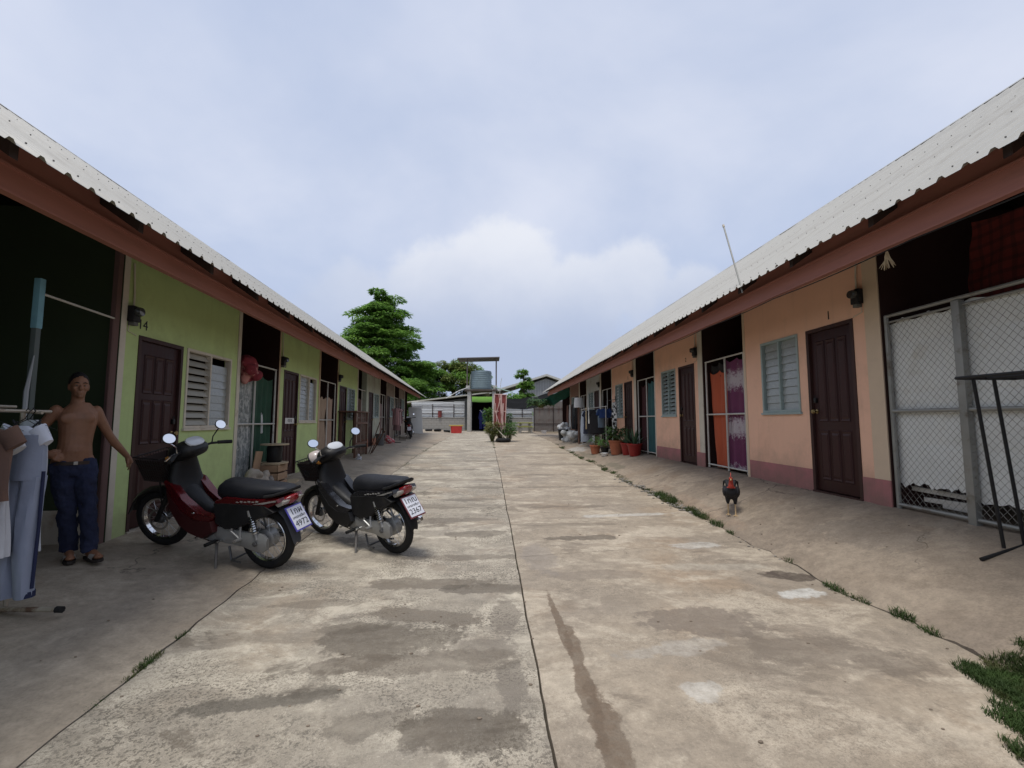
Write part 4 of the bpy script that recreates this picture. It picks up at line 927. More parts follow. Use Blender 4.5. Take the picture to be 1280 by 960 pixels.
# left bay 2 and further
fence(RL, 'pale tube fence with beige curtains behind, past the door with the sign', 11.46, 12.84, zwl(12) + .02, 2.52, 1.52, (11.48, 12.15, 12.82))
curtain(RL, 'curtain', 'wide beige curtain behind the pale tube fence', 'curtain', 11.46, 12.15, 2.12, .45, WL + .07, M_CU_BEIGE, 3, .03, 5)
curtain(RL, 'curtain', 'beige curtain with a dark slit beside the wooden rack', 'curtain', 12.15, 12.74, 2.14, .45, WL + .07, mat('pinkish_beige_curtain', (.36,.26,.20), .9, var=.15, scale=6, stretch=(4,1,.5)), 3, .03, 6, taper=.08)
fence(RL, 'rusty tube fence behind the wooden rack', 15.42, 16.8, zwl(16) + .02, 2.58, 1.6, (15.44, 16.1, 16.78))
curtain(RL, 'curtain', 'dark brown curtain behind the rusty tube fence', 'curtain', 15.45, 16.78, 2.3, .5, WL + .12, mat('dark_brown_curtain', (.10,.055,.045), .9, var=.25), 6, .03, 7)
fence(RL, 'tube fence with grey and pink cloths behind, beyond the orange skirting', 19.4, 20.7, zwl(20) + .02, 2.65, 1.66, (19.4, 20.1, 20.7))
curtain(RL, 'curtain', 'grey pink curtain beyond the orange skirting', 'curtain', 19.4, 20.7, 2.3, .6, WL + .12, mat('grey_pink_curtain', (.26,.19,.18), .9, var=.25), 6, .03, 8)
fence(RL, 'tube fence of the far bay beside the small dark motorbike', 23.35, 24.7, zwl(24) + .02, 2.7, 1.7, (23.35, 24.0, 24.7))
curtain(RL, 'curtain', 'brown curtain in the far bay beside the small dark motorbike', 'curtain', 23.35, 24.7, 2.4, .65, WL + .12, M_CU_BEIGE, 6, .03, 9)
# red plush and cloth bunch on the fence top
def bunch(name, label, cat, p, m, r, n, seed, rz=0, group=None, k=(1,1,1)):
    rr = random.Random(seed); mb = MB()
    for i in range(n):
        c = Vector((rr.uniform(-1,1)*r*.7*k[0], rr.uniform(-1,1)*r*.4*k[1], rr.uniform(-1,1)*r*.7*k[2])); q = r*rr.uniform(.3,.6)
        mb.ell(c, (q, q*.8, q*rr.uniform(.7,1.2)), 10, 7, Matrix.Rotation(rr.uniform(-.6,.6), 4, 'Y'))
    me = mb.mesh(name); o = bpy.data.objects.new('tmp', me); col.objects.link(o)
    md = o.modifiers.new('r', 'REMESH'); md.mode = 'VOXEL'; md.voxel_size = r*.09
    ds = o.modifiers.new('d', 'DISPLACE'); tx = bpy.data.textures.new('t', 'CLOUDS'); tx.noise_scale = r*.45; ds.texture = tx; ds.strength = r*.22
    sm = o.modifiers.new('s', 'SMOOTH'); sm.iterations = 2
    dg = bpy.context.evaluated_depsgraph_get(); m2 = bpy.data.meshes.new_from_object(o.evaluated_get(dg)); bpy.data.objects.remove(o)
    m2.materials.clear(); m2.materials.append(m); m2.polygons.foreach_set('use_smooth', [True]*len(m2.polygons))
    return link(name, m2, None, p, (0,0,rz), label, cat, group)
p = RL.wp(7.72, WL - .04, 2.37); bunch('plush_toy', 'dark red and pink plush toy hung on top of the fence', 'plush toy', p, mat('plush_red', (.20,.03,.04), .95, var=.3, scale=8, c2=(.50,.24,.21), f2=(.52,.60), s2=5), .20, 20, 5, RL.rz)

# right bay 0: chain link gate with white tarps
MG = mat('gate_tube_grey', (.27,.27,.25), .5, metal=.4, var=.15, scale=6, c2=(.13,.10,.075), f2=(.56,.70), s2=5)
t = fence(RR, 'grey chain link gate in front of white tarps with torn bottoms', 2.3, 4.47, ZWR - .02, 2.605, 1.60, (4.46,), MG, WR + .02, .022)
for s in (3.74, 2.32): 
    mb = MB(); mb.bbox(-(s-2.3)-.035, -(s-2.3)+.035, -.03, .03, -.04, 2.0, .006); mb.build('post', MG, t)
mb = MB(); mb.tube([(-.0,.01,1.955),(-2.17,.01,1.955)], .012, 8); mb.build('rail', MG, t)
M_CHL = mat('chain_wire', (.26,.25,.22), .5, metal=.5, var=.2, c2=(.11,.08,.06), f2=(.5,.65), s2=8)
chainlink(t, -1, 1.475, 2.15, .05, 1.94, .062, M_CHL, -.012); chainlink(t, -1, .05, 1.405, .05, 1.94, .062, M_CHL, -.012)
def tarp(label, s0, s1, zt, zb, l, seed, folds=0):
    mb = MB(); W = s1 - s0; H = zt - zb
    def fn(u, v):
        y = .012*mnoise.noise(Vector((u*4, v*4, seed))) + .006*(abs((v*3.3) % 1 - .5) < .06) + .008*(abs(u*2.1 % 1 - .5) < .05) + .004*mnoise.noise(Vector((u*14, v*14, seed)))
        zz = H*(1-v) + (.05*mnoise.noise(Vector((u*7, 1, seed))) + .03*mnoise.noise(Vector((u*23, 1, seed))))*max(0, v*6-5) - .05*abs(sin(u*pi*2.6+seed))*max(0, 1-v*8)
        return (-u*W, y, zz)
    mb.grid(fn, 46, 60); return mb.build('tarp', M_TARP, None, loc=RR.wp(s0, l, zb), rot=(0,0,RR.rz), label=label, cat='tarp', fixn=False, ang=60)
tarp('white tarp behind the narrow chain link panel beside the peach wall', 3.76, 4.47, 2.57, .86, WR + .06, 3)
tarp('wide white tarp behind the chain link panel beside the black drying rack', 2.3, 3.73, 2.59, .80, WR + .065, 8)
for i, (a, b, z, tl) in enumerate(((3.80,4.42,.80,.02),(3.79,4.30,.735,-.03),(3.80,4.12,.69,.0))):
    mb = MB(); mb.bbox(0, -(b-a), -.012, .012, -.022, .022, .004); o = mb.build('slat', mat('old_white_board', (.50,.48,.44), .7, var=.15, c2=(.2,.15,.1), f2=(.55,.68)), None, loc=RR.wp(a, WR + .14, z), rot=(0, tl, RR.rz), label=('longest thin white board right under the torn narrow tarp', 'tilted thin white board in the middle under the narrow tarp', 'shortest thin white board low behind the chain link panel')[i], cat='board', group='boards behind the gate')
# dark plaid blanket stuffed above the gate, straw bundle under the eave
def plaid():
    m = mat('dark_red_plaid', (.14,.024,.022), .95, var=.25, scale=8); nt = m.node_tree; L = nt.links.new; b = nt.nodes['Principled BSDF']; src = b.inputs['Base Color'].links[0].from_socket
    tc = nt.nodes.new('ShaderNodeTexCoord'); sp = nt.nodes.new('ShaderNodeSeparateXYZ'); L(tc.outputs['Object'], sp.inputs[0]); acc = None
    for i in (0, 2):
        w = nt.nodes.new('ShaderNodeMath'); w.operation = 'MULTIPLY'; L(sp.outputs[i], w.inputs[0]); w.inputs[1].default_value = 60
        s = nt.nodes.new('ShaderNodeMath'); s.operation = 'SINE'; L(w.outputs[0], s.inputs[0]); r = nt.nodes.new('ShaderNodeMapRange'); L(s.outputs[0], r.inputs[0]); r.inputs[1].default_value = .3; r.inputs[2].default_value = .6; r.inputs[4].default_value = .45
        m1 = N(nt, 'ShaderNodeMix', data_type='RGBA'); L(r.outputs[0], m1.inputs[0]); L(src, m1.inputs[6]); m1.inputs[7].default_value = (.03,.012,.014,1); src = m1.outputs[2]
    L(src, b.inputs['Base Color']); return m
MPL = plaid()
curtain(RR, 'blanket', 'dark red plaid blanket hanging in the shade above the chain link gate', 'blanket', 2.25, 3.95, 3.42, 2.5, WR + .45, MPL, 2.3, .06, 12, hem=.1, taper=-.15)
for (s, z) in ((3.18, 2.86),):
    t = RR.thing('cloth_flower', 'pale flower pinned on the dark plaid blanket', 'flower', s, WR + .36, z, 'flowers on the blanket'); mb = MB()
    for k in range(7): mb.ell((.05*cos(k*.9), 0, .05*sin(k*.9)), (.028,.01,.028), 8, 6)
    mb.build('petals', mat('flower_grey_pink', (.30,.22,.20), .9), t, kind='stuff')
t = RR.thing('straw_bundle', 'small dry straw bundle hanging under the eave beside number 1', 'straw bundle', 3.52, 3.37, 2.80); mb = MB(); rr = random.Random(4)
for k in range(16): mb.tube([(0,0,.16),(rr.uniform(-.012,.012),rr.uniform(-.012,.012),.09),(rr.uniform(-.05,.05),rr.uniform(-.04,.04),rr.uniform(-.02,.02))], [.003,.008,.002], 4)
mb.tube([(0,0,.16),(0,0,.22)], .002, 4); mb.build('straws', mat('straw', (.40,.31,.19), .9, var=.3), t, kind='stuff')

# right bay 1: orange and purple curtains
fence(RR, 'pale tube fence with orange and purple curtains behind', 7.14, 8.48, ZWR + .01, 2.64, 1.62, (7.16, 7.76, 8.46))
curtain(RR, 'curtain', 'purple floral patterned curtain behind the tube fence', 'curtain', 7.13, 7.79, 2.60, .66, WR + .07, M_CU_PURP, 2.5, .025, 21)
curtain(RR, 'curtain', 'plain orange curtain behind the tube fence', 'curtain', 7.72, 8.44, 2.44, .64, WR + .09, M_CU_ORANGE, 2.2, .025, 22, taper=.16, lean=-.06)
curtain(RR, 'dark_cloth', 'dark cloth above the orange curtain', 'cloth', 7.80, 8.42, 2.60, 2.32, WR + .12, mat('dark_cloth', (.02,.017,.016), .9), 2, .03, 23, hem=.1, nv=8)
# right bay 2 : teal curtain
fence(RR, 'pale tube fence with a teal curtain behind, by the red tubs', 11.16, 12.5, ZWR + .01, 2.64, 1.62, (11.18, 11.80, 12.48))
curtain(RR, 'curtain', 'teal curtain behind the tube fence by the red tubs', 'curtain', 11.15, 11.80, 2.55, .66, WR + .07, M_CU_TEAL, 3, .03, 24)
curtain(RR, 'curtain', 'dark maroon curtain behind the tube fence by the red tubs', 'curtain', 11.82, 12.46, 2.50, .66, WR + .12, mat('dark_maroon_curtain', (.055,.02,.022), .9, var=.2), 3, .03, 25)
# right bays 3, 4
for i, (a, b, lab) in enumerate(((15.2,16.5,'tube fence of the bay behind the dark laundry'),(19.25,20.5,'tube fence of the bay behind the plastic bags'))):
    fence(RR, lab, a, b, ZWR + .01, 2.64, 1.62, (a, (a+b)/2, b))
# bracket and antenna pole on the right roof
t = RR.thing('antenna_pole', 'thin grey pole leaning up from the right roof edge', 'pole', 5.27, 3.13, 3.19); mb = MB(); mb.tube([(0,0,-.1),(-.37,.0,.91)], .010, 8); mb.build('tube', MG, t); mb = MB(); mb.tube([(-.37,0,.91),(-.383,0,.945)], .015, 8); mb.build('cap', M_CR, t)

# ------------------------------------------------------------------ racks and clothes
def shirt(mb, w, h, t, seed, sleeve=.0, hemw=1.1, neck=.07, M=None):
    def wob(zk): return lambda a: 1 + .10*sin(5*a + seed + zk*2) * min(1, zk*1.5) + .06*sin(9*a + seed*2 + zk*5)*min(1, zk)
    rings = []
    for i in range(14):
        k = i/13; z = -h*k
        hw = w*(.34 + .66*min(1, k/.10)) if k < .1 else w*(1 + (hemw-1)*k)
        if sleeve == 0 and .08 < k < .32: hw = w*(.80 + .2*(k-.08)/.24)
        rings.append(ring_e(0, .012*sin(k*5 + seed), z, hw, t*(.35 + .65*min(1, k*4)), 24, 2.2, 0, wob(k)))
    mb.rings(rings, True, False, M)
    if sleeve:
        for s in (-1, 1):
            rings = []
            for i in range(5):
                k = i/4; c = Vector((s*(w*.80 + sleeve*k*.55), 0, -h*.07 - sleeve*k*.85)); r = .075 - .012*k
                rings.append([(c.x + q[0]*.75, c.y + q[1]*.45, c.z + q[0]*.55*s) for q in ring_e(0,0,0,r,r,12)])
            mb.rings(rings, True, False, M)
    return mb
def pants(mb, w, h, t, seed, M=None):
    rings = []
    for i in range(5):
        k = i/4; rings.append(ring_e(0,0,-h*.28*k, w*(1+.08*k), t*(1+.4*k), 22, 2.4, 0, lambda a: 1+.05*sin(6*a+seed)))
    mb.rings(rings, True, False, M)
    for s in (-1, 1):
        rings = []
        for i in range(10):
            k = i/9; z = -h*.26 - h*.74*k
            rings.append(ring_e(s*w*(.52 + .06*k), .02*sin(k*3+seed), z, w*(.56 - .12*k), t*(1.2-.2*k), 18, 2.4, 0, lambda a, k=k: 1+.08*sin(4*a+seed+k*4)+.05*sin(7*a+k*9)))
        mb.rings(rings, True, False, M)
    return mb
def hanger(mb, w, drop=.08, M=None):
    mb.tube([(0,0,.0),(.015,0,.02),(.03,0,.0),(.012,0,-.03),(0,0,-.05),(w,0,-.05-drop),(-w,0,-.05-drop),(0,0,-.05)], .003, 5, M=M); return mb
def garment(name, label, cat, p, rz, builder, m, trim=None, group=None, hw=.18):
    t = thing(name, label, cat, p, rz, group); mb = MB(); builder(mb); mb.build('fabric', m, t)
    h = MB(); hanger(h, hw); h.build('hanger', M_BLK, t)
    if trim: trim(t)
    return t
cl = lambda n, c, **k: mat('cloth_' + n, c, .92, var=k.pop('var', .10), scale=5, bump=.25, bscale=25, **k)
# near left drying rack
RKX = -3.26
gzr = gz(RKX, 3.27)
t = thing('drying_rack', 'worn metal drying rack hung with clothes beside the shirtless man', 'drying rack', (RKX, 3.27, gzr), AL)
MRK = mat('rack_tube_worn', (.36,.32,.26), .5, metal=.4, var=.2, c2=(.16,.10,.07), f2=(.52,.66), s2=7)
mb = MB(); mb.tube([(0,0,.02),(0,0,1.36)], .014, 8); mb.build('upright', MRK, t)
mb = MB(); mb.tube([(0,-1.1,.0),(0,-1.1,1.36)], .014, 8); mb.build('upright', MRK, t)
mb = MB(); mb.tube([(-.25,0,.02),(.37,-.06,.02)], .018, 8); mb.build('foot', MRK, t)
mb = MB(); mb.tube([(.36,-.06,.02),(.40,-.064,.02)], .022, 8); mb.build('foot_cap', M_TYRE, t)
mb = MB(); mb.tube([(-.25,-1.1,.02),(.37,-1.1,.02)], .018, 8); mb.build('foot', MRK, t)
mb = MB(); mb.tube([(.09,-1.3,1.345),(.09,.10,1.345)], .011, 8); mb.build('rail', MRK, t)
mb = MB(); mb.tube([(-.16,-1.3,1.38),(-.16,.12,1.38)], .011, 8); mb.build('rail', MRK, t)
mb = MB(); mb.tube([(-.2,0,1.36),(.12,0,1.335)], .011, 8); mb.build('cross_bar', MRK, t)
bar = lambda y, x=.09: Vector((RKX, 3.27, gzr)) + Matrix.Rotation(AL, 3, 'Z') @ Vector((x, y, 1.345))
def tank_trim(t):
    mb = MB()
    for s in (-1, 1): mb.tube([(s*.070,-.01,-.07),(s*.092,-.012,-.14),(s*.102,-.012,-.22),(s*.126,-.01,-.30)], .007, 6)
    mb.tube([(-.09,-.02,-.06),(-.05,-.03,-.11),(0,-.035,-.13),(.05,-.03,-.11),(.09,-.02,-.06)], .006, 6); mb.build('edging', cl('charcoal', (.035,.037,.042)), t)
garment('tank_top', 'pale grey sleeveless top with dark edging at the end of the near drying rack', 'top', bar(-.05), AL - .05, lambda mb: shirt(mb, .125, .88, .045, 1, M=Matrix.Translation((0,0,-.06))), cl('pale_grey', (.47,.50,.54)), tank_trim, 'clothes on the near drying rack')
def pant_trim(t):
    mb = MB(); mb.tube([(.122,-.01,-.40),(.125,-.015,-.8),(.112,-.012,-1.15)], .010, 6); mb.build('side_stripe', cl('navy', (.02,.025,.06)), t)
    mb = MB(); mb.rings([ring_e(.061,0,-1.17,.050,.048,18), ring_e(.061,0,-1.208,.051,.049,18)], True); mb.build('cuff', cl('navy', (.02,.025,.06)), t)
garment('sweatpants', 'grey blue sweatpants with a navy stripe on the near drying rack', 'pants', bar(-.14, .17), AL - .05, lambda mb: pants(mb, .105, 1.05, .045, 3, Matrix.Translation((0,0,-.16))), cl('blue_grey', (.25,.28,.36)), pant_trim, 'clothes on the near drying rack')
garment('t_shirt', 'small bright white shirt on the near drying rack', 'shirt', bar(-.13, .13), AL - .1, lambda mb: shirt(mb, .10, .34, .045, 5, .12, M=Matrix.Translation((0,0,-.10))), cl('white', (.60,.63,.72)), None, 'clothes on the near drying rack', .14)
garment('t_shirt', 'white long shirt hanging low behind the brown shirt', 'shirt', bar(-.28, .08), AL, lambda mb: shirt(mb, .12, .80, .05, 9, .10, M=Matrix.Translation((0,0,-.12))), cl('off_white', (.50,.51,.54)), None, 'clothes on the near drying rack')
garment('t_shirt', 'brown short sleeved shirt on the near drying rack', 'shirt', bar(-.36, .10), AL + .2, lambda mb: shirt(mb, .14, .46, .05, 7, .11, M=Matrix.Translation((0,0,-.10))), cl('brown', (.14,.085,.065)), None, 'clothes on the near drying rack')
garment('t_shirt', 'bright blue shirt below the brown shirt on the near drying rack', 'shirt', bar(-.50, .10), AL, lambda mb: shirt(mb, .13, .62, .05, 11, .09, M=Matrix.Translation((0,0,-.10))), cl('bright_blue', (.03,.16,.42)), None, 'clothes on the near drying rack')
garment('t_shirt', 'navy shirt on the back rail of the near drying rack', 'shirt', bar(-.3, -.16), AL + .3, lambda mb: shirt(mb, .17, .55, .05, 12, .12, M=Matrix.Translation((0,0,-.06))), cl('navy_shirt', (.03,.035,.10)), None, 'clothes on the near drying rack')
# gate post wrapped with blue tape and a grey strip, rail of the nearest left bay
t = RL.thing('gate_post', 'tall dark gate post with a pale blue wrap at its top', 'post', 4.02, WL - .03, zwl(4.0))
mb = MB(); mb.bbox(-.022, .022, -.02, .02, 0, 2.36, .004); mb.build('tube', mat('dark_grey_green_tube', (.09,.11,.105), .5), t)
mb = MB(); mb.bbox(-.026, .026, -.025, .025, 1.98, 2.40, .006); mb.build('blue_wrap', mat('pale_blue_wrap', (.16,.33,.40), .5, var=.2), t)
mb = MB(); mb.tube([(-.03,-.03,1.75),(-.07,-.03,1.45),(-.06,-.03,.7)], [.004,.016,.012], 6); mb.build('grey_strip', mat('grey_plastic_strip', (.30,.32,.34), .5), t)
mb = MB(); mb.tube([(.022,0,2.28),(.80,.0,2.25)], .011, 8); mb.build('top_rail', M_STEELW, t)
mb = MB(); mb.tube([(.795,0,2.25),(.795,0,.05)], .010, 8); mb.build('stile', M_BP, t)
# black drying rack, right
t = thing('drying_rack', 'empty black steel drying rack in front of the chain link gate', 'drying rack', (3.95, 3.27, gz(3.95, 3.27)), 0)
M_BKS = mat('black_steel', (.012,.012,.013), .5, var=.2); H = 1.83 - gz(3.95, 3.27)
for y in (0, -1.1):
    for x in (-.06, .11):
        mb = MB(); mb.tube([(x, y, .01), (x - .13, y, H)], .012, 8); mb.build('leg', M_BKS, t)
    mb = MB(); mb.tube([(-.25, y, -.07), (.16, y, .04)], .014, 8); mb.build('foot', M_BKS, t)
    mb = MB(); mb.tube([(-.33, y, H), (.16, y, H)], .013, 8); mb.build('top_bar', M_BKS, t)
for x in (-.33, .16, -.08):
    mb = MB(); mb.tube([(x, 0, H), (x, -1.1, H)], .012, 8); mb.build('top_rail', M_BKS, t)

# ------------------------------------------------------------------ the man
def remesh(mb, vox, m, name, parent, smooth=3, mats=None, assign=None, fold=0):
    me = mb.mesh(name); o = bpy.data.objects.new('tmp', me); col.objects.link(o)
    md = o.modifiers.new('r', 'REMESH'); md.mode = 'VOXEL'; md.voxel_size = vox
    sm = o.modifiers.new('s', 'SMOOTH'); sm.iterations = smooth; sm.factor = .5
    if fold:
        tx = bpy.data.textures.new('fold', 'CLOUDS'); tx.noise_scale = .07; tx.noise_depth = 2; ds = o.modifiers.new('d', 'DISPLACE'); ds.texture = tx; ds.strength = fold; ds.texture_coords = 'LOCAL'; ds.mid_level = .45
    dg = bpy.context.evaluated_depsgraph_get(); m2 = bpy.data.meshes.new_from_object(o.evaluated_get(dg)); bpy.data.objects.remove(o)
    m2.materials.clear()
    for q in (mats or [m]): m2.materials.append(q)
    m2.polygons.foreach_set('use_smooth', [True]*len(m2.polygons))
    if assign: m2.polygons.foreach_set('material_index', [assign(p.center) for p in m2.polygons])
    return link(name, m2, parent)
MP = Vector((-3.707, 4.177, 0)); MP.z = gz(MP.x, MP.y) + .012
man = thing('person', 'shirtless man in blue jeans and sandals with one hand on the red motorbike basket', 'person', MP, radians(50)); man.scale = (.83, .90, .985)
M_SKIN = mat('skin', (.235,.115,.066), .5, var=.16, scale=9, spec=.4, bump=.15, bscale=120, c2=(.20,.09,.052), f2=(.5,.7), s2=7)
mb = MB()
# torso rings (z, cx, cy, rx, ry)
mb.rings([ring_e(cx + .05*max(0, z-.9), cy, z, rx, ry, 22, 2.3) for z, cx, cy, rx, ry in ((.80,0,0,.150,.105),(.88,0,0,.156,.112),(.95,0,-.006,.144,.112),(1.02,0,-.008,.134,.102),(1.10,0,-.004,.138,.100),(1.18,0,0,.150,.106),(1.25,0,.0,.160,.110),(1.305,0,.005,.155,.098),(1.35,0,.01,.118,.080),(1.395,0,.012,.072,.060))])
mb.ell((-.070,-.088,1.25), (.070,.022,.050)); mb.ell((.070,-.088,1.25), (.070,.022,.050)); mb.ell((0,-.075,.96), (.11,.045,.10)); mb.ell((0,-.119,.955),(.009,.006,.009),8,6)
mb.tube([(0,.012,1.36),(0,.004,1.43),(0,-.006,1.48)], [.062,.054,.055], 14)
# head
mb.ell((0,-.005,1.555), (.076,.095,.105), 20, 14); mb.ell((0,-.035,1.49), (.056,.062,.06), 16, 10); mb.ell((0,-.10,1.525), (.015,.022,.026), 10, 8); mb.ell((0,-.108,1.515), (.019,.012,.011), 10, 8)
mb.ell((0,-.085,1.572), (.060,.016,.012), 12, 8); mb.ell((0,-.092,1.482), (.026,.012,.008), 10, 7); mb.ell((0,-.090,1.471), (.022,.012,.008), 10, 7); mb.ell((0,-.078,1.448), (.024,.02,.016), 10, 7)
for s in (-1, 1): mb.ell((s*.077,.008,1.535), (.011,.022,.034), 10, 8); mb.ell((s*.042,-.075,1.52), (.022,.018,.018), 10, 7)
def limb(pts, rs): mb.tube(pts, rs, 14); [mb.ell(p, (r*.98,)*3, 12, 8) for p, r in zip(pts, rs)]
sh = (.158,.008,1.318); el = (.290,.040,1.085); wr = (.485,.135,.872)
limb([sh, (.20,.018,1.235), (.245,.030,1.16), el, (.345,.065,1.015), (.415,.10,.945), wr], [.053,.049,.044,.039,.040,.034,.026])
sh2 = (-.158,.008,1.318); el2 = (-.300,.085,1.085); wr2 = (-.215,-.06,.945)
limb([sh2, (-.205,.035,1.24), (-.255,.065,1.16), el2, (-.275,.05,1.05), (-.24,.0,1.005), wr2], [.053,.049,.044,.039,.040,.034,.027])
def hand(w, d, up, side, curl=.5):
    """palm along d, finger bend towards -up; side is the thumb side"""
    w = Vector(w); d = Vector(d).normalized(); up = Vector(up); up = (up - d*up.dot(d)).normalized(); sd = Vector(side); sd = (sd - d*sd.dot(d) - up*sd.dot(up)).normalized()
    mb.tube([tuple(w), tuple(w + d*.03), tuple(w + d*.075)], [.026,.033,.034], 12)
    for i in range(4):
        o = (i - 1.5)*.019; Ln = (.070,.078,.074,.058)[i]; p0 = w + d*.072 - sd*o*1.0
        pts = [p0]; dd = d.copy()
        for j in range(3):
            dd = (dd - up*curl*(.5 + .35*j)).normalized(); pts.append(pts[-1] + dd*Ln*(.42,.33,.25)[j])
        mb.tube([tuple(q) for q in pts], [.0095,.009,.0082,.0070], 8)
    p0 = w + d*.02 + sd*.022; mb.tube([tuple(p0), tuple(p0 + d*.025 + sd*.026), tuple(p0 + d*.052 + sd*.034 - up*.008), tuple(p0 + d*.070 + sd*.030 - up*.014)], [.013,.012,.0105,.008], 8)
hand(wr, (.15,.10,-.35), (.8,-.5,.1), (-.3,-.8,.2), .45)
hand(wr2, (.75,-.35,-.30), (-.3,-.9,.3), (.2,.1,1), .35)
# legs and feet
lg = [((-.085,0,.86),(-.06,-.02,.66),(-.025,-.035,.46),(.0,-.005,.30),(.03,.02,.085)), ((.085,-.01,.86),(.105,-.06,.66),(.125,-.105,.455),(.145,-.11,.29),(.165,-.12,.075))]
for pts in lg: limb(list(pts), [.090,.078,.056,.054,.036])
ft = [((.03,.035,.055),(.02,-.06,.048),(.01,-.16,.036)), ((.165,-.105,.050),(.185,-.195,.045),(.205,-.29,.034))]
for a in ft: mb.tube(a, [.038,.040,.030], 12); mb.ell(a[2], (.042,.04,.018), 10, 7)
remesh(mb, .0068, M_SKIN, 'body', man, 2)
M_JEAN = mat('blue_denim', (.018,.023,.052), .9, var=.3, scale=7, bump=.7, bscale=24, c2=(.036,.043,.085), f2=(.52,.7), s2=4)
mb = MB()
mb.rings([ring_e(0, cy, z, rx, ry, 22, 2.4) for z, cy, rx, ry in ((.74,0,.160,.120),(.78,0,.168,.125),(.82,-.002,.168,.128),(.845,-.004,.166,.127))])
for pts in lg:
    q = [Vector(p) for p in pts]; q[-1] = q[-1] + Vector((0,0,-.012)); 
    q2 = [q[0], (q[0]+q[1])/2, q[1], (q[1]+q[2])/2, q[2], (q[2]+q[3])/2, q[3], (q[3]+q[4])/2, q[4]]
    rs = [.104,.100,.092,.082,.074,.076,.072,.074,.070]
    q2 = [p + Vector((.006*sin(i*2.1), .006*cos(i*1.7), 0)) for i, p in enumerate(q2)]
    mb.tube([tuple(p) for p in q2], rs, 16)
remesh(mb, .0075, M_JEAN, 'jeans', man, 2, fold=.035)
mb = MB(); mb.rings([ring_e(0,-.004,.838,.170,.130,26,2.4), ring_e(0,-.004,.868,.167,.128,26,2.4), ring_e(0,-.004,.866,.152,.114,26,2.4), ring_e(0,-.004,.838,.152,.114,26,2.4)], False, True); mb.build('belt', mat('belt_leather', (.035,.022,.016), .5), man)
mb = MB(); mb.bbox(-.017,.017,-.140,-.132,.838,.868,.003); mb.build('buckle', M_SILV, man)
mb = MB()
rings = []
for i in range(9):
    a = radians(-6 + 94*i/8); rings.append([(x, y + .012 - (.0 if i > 3 else -.016*(3-i)/3), z) for x, y, z in ring_e(0, 0, 1.568 + .108*sin(a), .084*cos(a), .101*cos(a), 20)])
mb.rings(rings, True); mb.build('hair', mat('black_hair', (.010,.009,.009), .6, var=.3, scale=40, bump=.6, bscale=90), man)
for s in (-1, 1):
    mb = MB(); mb.ell((s*.031,-.0865,1.545), (.013,.008,.0065), 10, 8); e = mb.build('eye', mat('eye_white', (.20,.17,.15), .3), man)
    mb = MB(); mb.ell((s*.031,-.0925,1.545), (.0055,.004,.0055), 8, 6); mb.build('iris', M_BLK, e)
    mb = MB(); mb.tube([(s*.052,-.083,1.567),(s*.034,-.096,1.573),(s*.014,-.098,1.568)], [.003,.0048,.004], 6); mb.build('eyebrow', MC['black_hair'], man)
for a in ft:
    A, B = Vector(a[0]), Vector(a[2]); d = (B - A).normalized(); n = Vector((-d.y, d.x, 0)); mb = MB(); top = []; 
    outl = [(-.055,.030),(-.05,-.030),(.05,-.040),(.13,-.050),(.19,-.046),(.225,-.02),(.225,.02),(.19,.046),(.13,.050),(.05,.040)]
    P = [A + d*u + n*v for u, v in outl]; mb.rings([[(p.x, p.y, -.010) for p in P], [(p.x, p.y, .014) for p in P]]); mb.build('sandal_sole', mat('sandal_sole', (.03,.025,.022), .7), man)
    mb = MB(); c = A + d*.13
    def st(u, v):
        th = -1.35 + 2.7*v; q = c + d*(-.035 + .08*u) + n*(.052*sin(th)); return (q.x, q.y, .012 + .062*max(0, cos(th)) - .012*u)
    mb.grid(st, 4, 12); mb.build('sandal_strap', mat('sandal_strap_grey', (.33,.31,.29), .7), man)

# ------------------------------------------------------------------ the rooster
RP = Vector((3.21, 5.87, gz(3.21, 5.87)))
ro = thing('rooster', 'black rooster with a bare red head and neck walking on the sloping apron', 'rooster', RP, radians(-28)); ro.scale = (.92, .92, .95)
mb = MB()   # faces -y; x across
mb.rings([ring_e(0, y, 0, rx, rz, 16, 2) for y, rx, rz in ((0,.01,.01),)] * 2, False) if False else None
def yloft(secs, n=16): mb.rings([[(a, y, zc + b) for a, b, _ in ring_e(0,0,0,rx,rz,n)] for y, zc, rx, rz in secs])
yloft([(-.135,.335,.02,.025),(-.12,.335,.055,.06),(-.08,.325,.085,.09),(-.02,.315,.098,.10),(.05,.318,.092,.092),(.11,.33,.07,.07),(.16,.355,.045,.05),(.20,.385,.025,.035)])
for s in (-1, 1): mb.ell((s*.085,.02,.325), (.032,.12,.075), 14, 10); mb.tube([(s*.045,-.015,.26),(s*.048,-.02,.20),(s*.046,-.02,.155)], [.042,.030,.017], 10)
mb.tube([(0,-.09,.36),(0,-.125,.42),(0,-.13,.475),(0,-.14,.505)], [.052,.036,.027,.027], 12)
mb.ell((0,-.15,.515), (.026,.036,.028), 12, 9)
for k in range(5):
    a = (k-2)*.03; mb.tube([(a*.6,.17,.37),(a,.25,.44),(a*1.5,.31,.42),(a*1.8,.345,.33)], [.030,.024,.018,.006], 8)
body = remesh(mb, .0075, None, 'body', ro, 2, [mat('black_feathers', (.010,.010,.013), .6, var=.3, scale=30, bump=.5, bscale=70), mat('red_bare_skin', (.36,.045,.030), .6, var=.2, scale=20)], lambda c: 1 if (c.y < -.085 and c.z > .385) else 0)
mb = MB(); mb.rings([[(a, -.172 - .01*k, .54 + b) for a, b in ((.006,-.006),(.004,.028 - .01*k),(-.004,.028 - .01*k),(-.006,-.006))] for k in (-3,-2,-1,0,1)]); mb.build('comb', MC['red_bare_skin'], ro)
